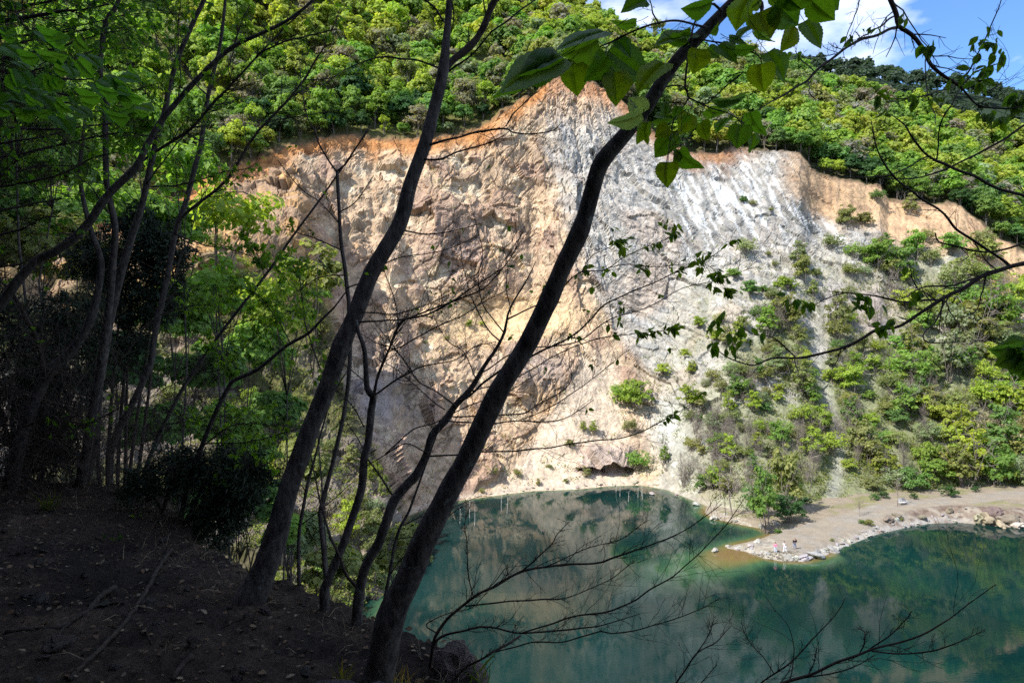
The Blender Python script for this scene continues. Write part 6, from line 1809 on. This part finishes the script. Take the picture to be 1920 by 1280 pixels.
for (u, v, s_, c_, lab, k) in [(1532, 1044, 2.6, WHITE, 'largest flat white slab sloping into the water right of the people', 2), (1508, 1047, 1.9, WHITE, 'flat white slab just below the person in dark clothes', 5), (1478, 1046, 1.3, PALEG, 'pale slab below the person in white', 2), (1562, 1034, 1.7, PALEG, 'angular grey-white rock at the right end of the white slabs', 0),
                               (1420, 1016, 1.0, WHITE, 'rounded white boulder on the inlet side of the spur tip', 1), (1406, 1024, .9, WHITE, 'lower white boulder at the very tip of the spur', 0), (1340, 1032, .8, WHITE, 'lone white rock standing in the water off the spur tip', 1), (1338, 972, 1.1, WHITE, 'white boulder in the inlet left of the pale bare trunk', 1), (1352, 969, .7, WHITE, 'small white boulder in the inlet middle', 0), (1361, 967, 1.1, WHITE, 'white boulder with a peak beside the pale bare trunk', 4), (1379, 977, .8, WHITE, 'flat white rock right of the pale bare trunk', 2),
                               (1305, 945, 1.1, WHITE, 'bright white boulder at the back left of the inlet', 0), (1327, 942, .9, PALEG, 'grey boulder at the back of the inlet', 1), (1345, 938, 1.2, PALEG, 'grey boulder under the bleached log', 0), (1378, 942, 1.2, PALEG, 'pale boulder at the back right of the inlet', 4), (1394, 946, 1.3, PALEG, 'stacked pale boulder under the shore trees', 0), (1398, 955, 1.0, PALEG, 'lower stacked pale boulder under the shore trees', 3), (1428, 988, 1.0, PALEG, 'rounded boulder at the foot of the slender shore tree', 1), (1452, 982, 1.2, PALEG, 'grey rock in the shade of the rounded tree', 3), (1222, 925, 1.2, WHITE, 'flat white rock at the far shore left of the inlet', 2), (1268, 928, .7, PALEG, 'small pale rock by the end of the bleached log', 1),
                               (1862, 962, 2.7, (.17, .135, .105), 'big dark overhanging boulder on the brown outcrop', 0), (1895, 975, 2.8, (.20, .17, .135), 'broad grey-brown boulder at the right end of the outcrop', 3), (1850, 978, 2.4, TANR, 'tan broken rock under the dark overhanging boulder', 4), (1835, 975, 1.9, TANR, 'tan wedge of rock left of the dark boulder', 1), (1876, 986, 2.0, TANR, 'tan rock at the water below the outcrop', 0), (1908, 988, 1.8, (.5, .44, .36), 'pale tan rock at the right edge by the water', 3), (1905, 950, 2.6, BROWN, 'brown rock on top of the outcrop at the right edge', 1), (1680, 968, 1.5, BROWN, 'reddish rock in the middle of the bank below the bench', 3), (1664, 976, 1.6, BROWN, 'reddish slanted rock lower in the bank', 1), (1730, 970, 1.2, BROWN, 'brown rock in the bank right of the yellowish bush', 0), (1780, 960, 1.2, BROWN, 'brown rock under the grassy lip of the bank', 4)]:
    p = spur_point(u, v) if (u > 1380 and v > 950) else onz(u, v, .15)
    rock('boulder', p + np.array([0, 0, s_ * .06]), s_, c_, lab, 'rock', BG if c_ in (WHITE, PALEG) else 'brown rocks of the right bank', k)
for k in range(46):
    u = rngG.uniform(770, 1240)
    v = float(cV0(u)) - rngG.uniform(0, 7)
    s_ = rngG.uniform(.25, .8)
    zone = 'at the left end of the far shore' if u < 870 else 'below the scree on the far shore' if u < 1080 else 'below the dark ledge on the far shore'
    rock('boulder', surf(u, v) + np.array([0, 0, .05]), s_, (.42, .36, .29), f'{"small" if s_ < .5 else "larger"} beige rock {zone}', 'rock', 'beige rocks along the far shore')
# pebbles on the tip
mb = MB()
for k in range(200):
    u, v = rngG.uniform(1395, 1500), rngG.uniform(1038, 1053)
    p = onz(u, v, .1)
    z, sd, _ = spur_z(p[None, :2])
    if sd[0] < -.3:
        continue
    me = ROCKS[0]
    a = rngG.uniform(.08, .3)
    d = rngG.normal(size=(8, 3))
    d /= np.linalg.norm(d, axis=1)[:, None]
    c8 = np.array([[-1, -1, -1], [1, -1, -1], [1, 1, -1], [-1, 1, -1], [-1, -1, 1], [1, -1, 1], [1, 1, 1], [-1, 1, 1]]) * .55 + d * .28
    mb.add(c8 * a * np.array([1, 1, .6]) + np.array([p[0], p[1], max(float(z[0]), 0) + a * .2]), [[0, 3, 2, 1], [4, 5, 6, 7], [0, 1, 5, 4], [1, 2, 6, 5], [2, 3, 7, 6], [3, 0, 4, 7]], None, np.array([.27, .245, .195]) * rngG.uniform(.7, 1.1))
tag(mb.build('pebbles', M_BOULDER, smooth=False), 'pale cobbles and pebbles on the tip of the spur', 'pebbles', kind='stuff')
# bleached log in the inlet
W = np.array([onz(1276, 918, .5), onz(1300, 926, .5), onz(1322, 932, .45), onz(1345, 938, .4), onz(1362, 940, .3)])
mb = MB()
S_ = spline(W, .5)
tube(mb, S_, np.linspace(.09, .20, len(S_)), 8, lump=.1)
for k in (3, 7, 11):
    a = S_[min(k, len(S_) - 2)]
    tube(mb, np.array([a, a + (.1, -.1, .5), a + (.3, 0, .9)]), np.array([.05, .04, .02]), 4)
o = mb.build('fallen_log', M_PALEWOOD, origin=W[0])
o.location = W[0]
tag(o, 'long bleached log lying across the back of the inlet', 'log')

# ------------------------------------------------------------------ bench on the path
M_STEEL = plain_mat('weathered_steel', (.36, .37, .40), .45, .15)
M_SLAB = plain_mat('pale_seat_slab', (.58, .58, .58), .7, .12)
def beam(mb, a, b, w, h, up=(0, 0, 1)):
    a, b = np.asarray(a, float), np.asarray(b, float)
    d = unit(b - a)
    x = unit(np.cross(d, up))
    z = np.cross(x, d)
    bev = min(w, h) * .18
    prof = [(-w / 2 + bev, -h / 2), (w / 2 - bev, -h / 2), (w / 2, -h / 2 + bev), (w / 2, h / 2 - bev), (w / 2 - bev, h / 2), (-w / 2 + bev, h / 2), (-w / 2, h / 2 - bev), (-w / 2, -h / 2 + bev)]
    V = np.array([a + x * p_[0] + z * p_[1] for p_ in prof] + [b + x * p_[0] + z * p_[1] for p_ in prof] + [a, b])
    i = np.arange(8)
    mb.add(V, np.stack([i, (i + 1) % 8, (i + 1) % 8 + 8, i + 8], 1), np.concatenate([np.stack([(i + 1) % 8, i, np.full(8, 16)], 1), np.stack([i + 8, (i + 1) % 8 + 8, np.full(8, 17)], 1)]))
bp = spur_point(1693, 946)
bench = thing('park_bench', 'grey bench with a slatted back and pale seat standing on the path', 'bench', bp)
bench.rotation_euler = (0, 0, .12)
mb = MB()
for k in range(3):
    beam(mb, (-.72, -.22 + .2 * k, .46), (.72, -.22 + .2 * k, .46), .17, .05)
mb.build('seat', M_SLAB, bench)
mb = MB()
for k in range(4):
    beam(mb, (-.66 + .02 * k, .30 + .035 * k, .62 + .13 * k), (.66 - .02 * k, .30 + .035 * k, .62 + .13 * k), .035, .10)
mb.build('backrest', M_STEEL, bench)
for sx in (-1, 1):
    for sy, top in ((-.24, .5), (.26, 1.06)):
        mb = MB()
        beam(mb, (sx * .70, sy - .03, -.05), (sx * .68, sy + (.16 if top > 1 else 0), top), .06, .06, (1, 0, 0))
        mb.build('leg', M_STEEL, bench)
    mb = MB()
    beam(mb, (sx * .72, -.27, .66), (sx * .72, .32, .68), .06, .04)
    mb.build('armrest', M_STEEL, bench)

# ------------------------------------------------------------------ three people on the spur
M_SKIN = plain_mat('skin', (.42, .26, .19), .6, .1)
def skin_mesh(name, verts, edges, radii, mat, parent, sub=2, root=0):
    me = bpy.data.meshes.new(name)
    me.from_pydata([tuple(v) for v in verts], edges, [])
    me.materials.append(mat)
    o = link(name, me, parent)
    m = o.modifiers.new('skin', 'SKIN')
    m.use_smooth_shade = True
    m.branch_smoothing = .3
    for k, r in enumerate(radii):
        sv_ = me.skin_vertices[0].data[k]
        sv_.radius = (r, r) if np.isscalar(r) else r
        sv_.use_root = (k == root)
    s = o.modifiers.new('subsurf', 'SUBSURF')
    s.levels = s.render_levels = sub
    return o
def lathe_head(mb, c0, r, face):
    """head with brow, nose, chin and ears"""
    n, m = 16, 12
    V, th = [], np.arange(n) * 2 * math.pi / n
    for i in range(m + 1):
        ph = math.pi * i / m
        z = math.cos(ph)
        rad = math.sin(ph) * (1.0 if z > 0 else (1 - .32 * (-z) ** 1.5))
        for a in th:
            x, y = rad * math.cos(a) * .78, rad * math.sin(a) * .95
            f = max(0, -math.sin(a)) ** 8
            if -.35 < z < .1:
                y -= .20 * f * (1 - abs((z + .15) / .25)) if abs((z + .15) / .25) < 1 else 0
            if .0 < z < .35:
                y += .05 * max(0, -math.sin(a)) ** 3
            V.append((x, y, z * 1.18))
    V = np.array(V) * r
    ca, sa = math.cos(face), math.sin(face)
    V = np.stack([V[:, 0] * ca - V[:, 1] * sa, V[:, 0] * sa + V[:, 1] * ca, V[:, 2]], 1) + c0
    q = [[i * n + j, (i + 1) * n + j, (i + 1) * n + (j + 1) % n, i * n + (j + 1) % n] for i in range(m) for j in range(n)]
    mb.add(V, q)
def person(label, loc, yaw, h, J, top, topcol, legs_col, shoe_col, hair_col, hair_len, sleeves=True, bulky=1.0, extra=None):
    """J: joints of the pose in units of the body height"""
    t = thing('person', label, 'person', loc, 'people on the gravel spur')
    t.rotation_euler = (0, 0, yaw)
    V, E, R_, ix = [], [], [], {}
    def add(nm, p, r, par=None):
        ix[nm] = len(V)
        V.append(np.asarray(p) * h)
        R_.append(np.max(r) * h)
        if par is not None:
            E.append((ix[par], ix[nm]))
    add('pelvis', J['pelvis'], (.088, .062))
    add('waist', J['waist'], .066, 'pelvis')
    add('chest', J['chest'], .080, 'waist')
    add('collar', J['collar'], .055, 'chest')
    add('neck', J['neck'], .032, 'collar')
    add('skull', J['head'], .050, 'neck')
    for s in ('L', 'R'):
        add('shoulder' + s, J['shoulder' + s], .036, 'collar')
        add('elbow' + s, J['elbow' + s], .026, 'shoulder' + s)
        add('wrist' + s, J['wrist' + s], .018, 'elbow' + s)
        w, e = np.array(J['wrist' + s]), np.array(J['elbow' + s])
        d = unit(w - e)
        sd_ = unit(np.cross(d, (1, 0, .2)))
        add('palm' + s, w + d * .03, .019, 'wrist' + s)
        for f, (off, ln) in enumerate(((-.015, .038), (-.005, .045), (.005, .042), (.014, .033))):
            add(f'f{f}' + s, w + d * .05 + sd_ * off, .0055, 'palm' + s)
            add(f'g{f}' + s, w + d * (.05 + ln) + sd_ * off * 1.2 + unit(np.cross(d, sd_)) * .008, .0045, f'f{f}' + s)
        add('th' + s, w + d * .025 - sd_ * .024, .0055, 'palm' + s)
        add('tt' + s, w + d * .05 - sd_ * .030, .0045, 'th' + s)
        add('hip' + s, J['hip' + s], .056, 'pelvis')
        add('knee' + s, J['knee' + s], .037, 'hip' + s)
        add('ankle' + s, J['ankle' + s], .024, 'knee' + s)
        toe = np.array(J['ankle' + s]) + np.array([0, -.075, -.022])
        add('toe' + s, toe, .020, 'ankle' + s)
    body = skin_mesh('body', V, E, R_, M_SKIN, t)
    mb = MB()
    hc = np.array(J['head']) * h + np.array([0, 0, .012 * h])
    lathe_head(mb, hc, .062 * h, 0.0)
    # the face and skull join the body mesh: same skin, overlapping the neck
    fc = mb.build('head', M_SKIN, t)
    mb = MB()
    n, m = 14, 9
    Vh = []
    for i in range(m + 1):
        ph = math.pi * .62 * i / m
        for j in range(n):
            a = 2 * math.pi * j / n
            front = max(0, -math.sin(a))
            drop = ph * (1 - .45 * front)
            z = math.cos(drop) * 1.24
            rad = math.sin(drop) * 1.08
            if i == m and front < .2:
                z -= hair_len
            Vh.append((rad * math.cos(a) * .82, rad * math.sin(a) + .03, z))
    mb.add(np.array(Vh) * .062 * h + hc, [[i * n + j, (i + 1) * n + j, (i + 1) * n + (j + 1) % n, i * n + (j + 1) % n] for i in range(m) for j in range(n)])
    mb.build('hair', plain_mat('hair_' + label.split()[1], hair_col, .6, .2), t)
    def clothes(name, names, links, radii, col_):
        v_ = [V[ix[k]] if isinstance(k, str) else np.asarray(k) * h for k in names]
        return skin_mesh(name, v_, links, [r * h for r in radii], plain_mat(name + '_' + label.split()[1], col_, .85, .12), t)
    el = lambda s: (np.array(J['elbow' + s]) * .15 + np.array(J['wrist' + s]) * .85) if sleeves else (np.array(J['shoulder' + s]) * .3 + np.array(J['elbow' + s]) * .7)
    names = ['pelvis', 'waist', 'chest', 'collar', 'shoulderL', 'elbowL', el('L'), 'shoulderR', 'elbowR', el('R')]
    if sleeves:
        clothes(top, names, [(0, 1), (1, 2), (2, 3), (3, 4), (4, 5), (5, 6), (3, 7), (7, 8), (8, 9)], np.array([.092, .076, .090, .060, .046, .036, .028, .046, .036, .028]) * bulky, topcol)
    else:
        clothes(top, ['pelvis', 'waist', 'chest', 'collar', 'shoulderL', el('L'), 'shoulderR', el('R')], [(0, 1), (1, 2), (2, 3), (3, 4), (4, 5), (3, 6), (6, 7)], np.array([.088, .074, .088, .060, .046, .036, .046, .036]) * bulky, topcol)
    an = lambda s: np.array(J['ankle' + s]) * .94 + np.array(J['knee' + s]) * .06
    clothes('trousers', ['pelvis', 'hipL', 'kneeL', an('L'), 'hipR', 'kneeR', an('R')], [(0, 1), (1, 2), (2, 3), (0, 4), (4, 5), (5, 6)], [.090, .064, .046, .034, .064, .046, .034], legs_col)
    for s in ('L', 'R'):
        a = np.array(J['ankle' + s])
        skin_mesh('shoe', [(a + (0, .015, -.022)) * h, (a + (0, -.04, -.022)) * h, (a + (0, -.085, -.026)) * h], [(0, 1), (1, 2)], [.027 * h, .026 * h, .021 * h], plain_mat('shoe_' + label.split()[1] + s, shoe_col, .7, .1), t)
    if extra:
        extra(t, J, h, ix, V)
    return t
def pose(**kw):
    J = dict(pelvis=(0, 0, .53), waist=(0, .0, .61), chest=(0, .0, .72), collar=(0, .01, .81), neck=(0, .005, .855), head=(0, -.012, .925),
             shoulderL=(-.105, .01, .80), elbowL=(-.13, .02, .63), wristL=(-.12, -.06, .50), shoulderR=(.105, .01, .80), elbowR=(.13, .02, .63), wristR=(.12, -.06, .50),
             hipL=(-.052, 0, .50), kneeL=(-.058, -.01, .28), ankleL=(-.062, .01, .045), hipR=(.052, 0, .50), kneeR=(.058, -.01, .28), ankleR=(.062, .01, .045))
    J.update(kw)
    return J
person('person in a pink top and pale blue jeans, leftmost of the three on the spur', spur_point(1453.8, 1036.5), -.35, 1.58, pose(elbowL=(-.14, .0, .64), wristL=(-.05, -.10, .60), elbowR=(.14, .0, .64), wristR=(.05, -.10, .58), ankleL=(-.075, .0, .045), ankleR=(.085, -.02, .045)), 'jumper', (.62, .20, .33), (.50, .56, .68), (.8, .8, .8), (.05, .025, .018), .9)
person('person in a white T-shirt and white trousers with one foot forward, in the middle', spur_point(1470.8, 1035.8), .25, 1.62, pose(elbowL=(-.15, .03, .65), wristL=(-.11, -.07, .57), elbowR=(.15, .03, .65), wristR=(.10, -.09, .60), kneeR=(.10, -.05, .28), ankleR=(.16, -.07, .045)), 't_shirt', (.80, .76, .80), (.74, .77, .84), (.85, .85, .85), (.035, .022, .018), .5, sleeves=False)
def bag(t, J, h, ix, V):
    mb = MB()
    beam(mb, (-.09, -.13, 1.22), (.09, -.13, 1.22), .05, .12)
    mb.build('shirt_print', plain_mat('white_print', (.8, .8, .8), .7, .05), t)
person('person in a bulky black jacket and blue jeans, right of the other two', spur_point(1489.6, 1029.4), .1, 1.70, pose(waist=(0, -.02, .61), chest=(0, -.055, .715), collar=(0, -.085, .80), neck=(0, -.105, .835), head=(.0, -.15, .88), shoulderL=(-.115, -.075, .785), elbowL=(-.16, -.05, .63), wristL=(-.09, -.17, .60), shoulderR=(.115, -.075, .785), elbowR=(.16, -.05, .63), wristR=(.09, -.17, .60), kneeL=(-.075, -.05, .28), ankleL=(-.07, -.03, .045), kneeR=(.11, -.02, .28), ankleR=(.16, .05, .045)), 'jacket', (.022, .022, .028), (.16, .20, .33), (.16, .095, .06), (.16, .05, .045), .2, bulky=1.28, extra=bag)
# ------------------------------------------------------------------ light, sky, camera
SUN_EL = math.radians(47)
sv = unit([-0.82, -0.57, 0]) * math.cos(SUN_EL)
to_sun = Vector((sv[0], sv[1], math.sin(SUN_EL)))
sun = bpy.data.lights.new('sun', 'SUN')
sun.energy = 4.8
sun.angle = math.radians(0.53)
sun.color = (1.0, 0.955, 0.88)
so = bpy.data.objects.new('sun', sun)
so.rotation_euler = to_sun.to_track_quat('Z', 'Y').to_euler()
COL.objects.link(so)

w = bpy.data.worlds.new('World')
SC.world = w
w.use_nodes = True
nt = w.node_tree
nt.nodes.clear()
N, L = nt.nodes, nt.links
wo = N.new('ShaderNodeOutputWorld')
bg = N.new('ShaderNodeBackground')
bg.inputs[1].default_value = 0.12
sky = N.new('ShaderNodeTexSky')
sky.sky_type = 'NISHITA'
sky.sun_disc = False
sky.sun_elevation = SUN_EL
sky.sun_rotation = math.atan2(to_sun.x, to_sun.y)
sky.altitude = 200
sky.air_density = 1.0
sky.dust_density = 0.6
sky.ozone_density = 1.5
tc = N.new('ShaderNodeTexCoord')
mp = N.new('ShaderNodeMapping')
mp.inputs['Scale'].default_value = (1.0, 1.0, 2.4)
mp.inputs['Location'].default_value = (0.35, 0.1, 0.42)
L.new(tc.outputs['Generated'], mp.inputs[0])
cn = nd(N, 'ShaderNodeTexNoise', Scale=3.1, Detail=7, Roughness=0.55)
L.new(mp.outputs[0], cn.inputs['Vector'])
cr = N.new('ShaderNodeValToRGB')
cr.color_ramp.elements[0].position = 0.47
cr.color_ramp.elements[1].position = 0.64
L.new(cn.outputs['Fac'], cr.inputs[0])
mx = N.new('ShaderNodeMix')
mx.data_type = 'RGBA'
L.new(cr.outputs[0], mx.inputs[0])
tintn = N.new('ShaderNodeRGB')
tintn.outputs[0].default_value = (.72, .98, 1.3, 1)
L.new(mix_mul(N, L, sky.outputs[0], tintn.outputs[0]), mx.inputs[6])
mx.inputs[7].default_value = (8.5, 8.8, 9.4, 1)
L.new(mx.outputs[2], bg.inputs[0])
L.new(bg.outputs[0], wo.inputs[0])

cam = bpy.data.cameras.new('camera')
cam.sensor_width = 36
cam.lens = 24
cam.clip_start = 0.05
cam.clip_end = 5000
co = bpy.data.objects.new('camera', cam)
co.location = (0, 0, H)
co.rotation_euler = (math.radians(90), 0, 0)
COL.objects.link(co)
SC.camera = co

SC.view_settings.view_transform = 'Standard'
SC.view_settings.look = 'None'
SC.view_settings.exposure = 0.78
SC.view_settings.gamma = 1
SC.view_settings.use_curve_mapping = False
SC.render.engine = 'CYCLES'
SC.cycles.max_bounces = 6
SC.cycles.diffuse_bounces = 3
SC.cycles.glossy_bounces = 2
SC.cycles.transmission_bounces = 4
SC.cycles.use_denoising = False
SC.cycles.sample_clamp_indirect = 4
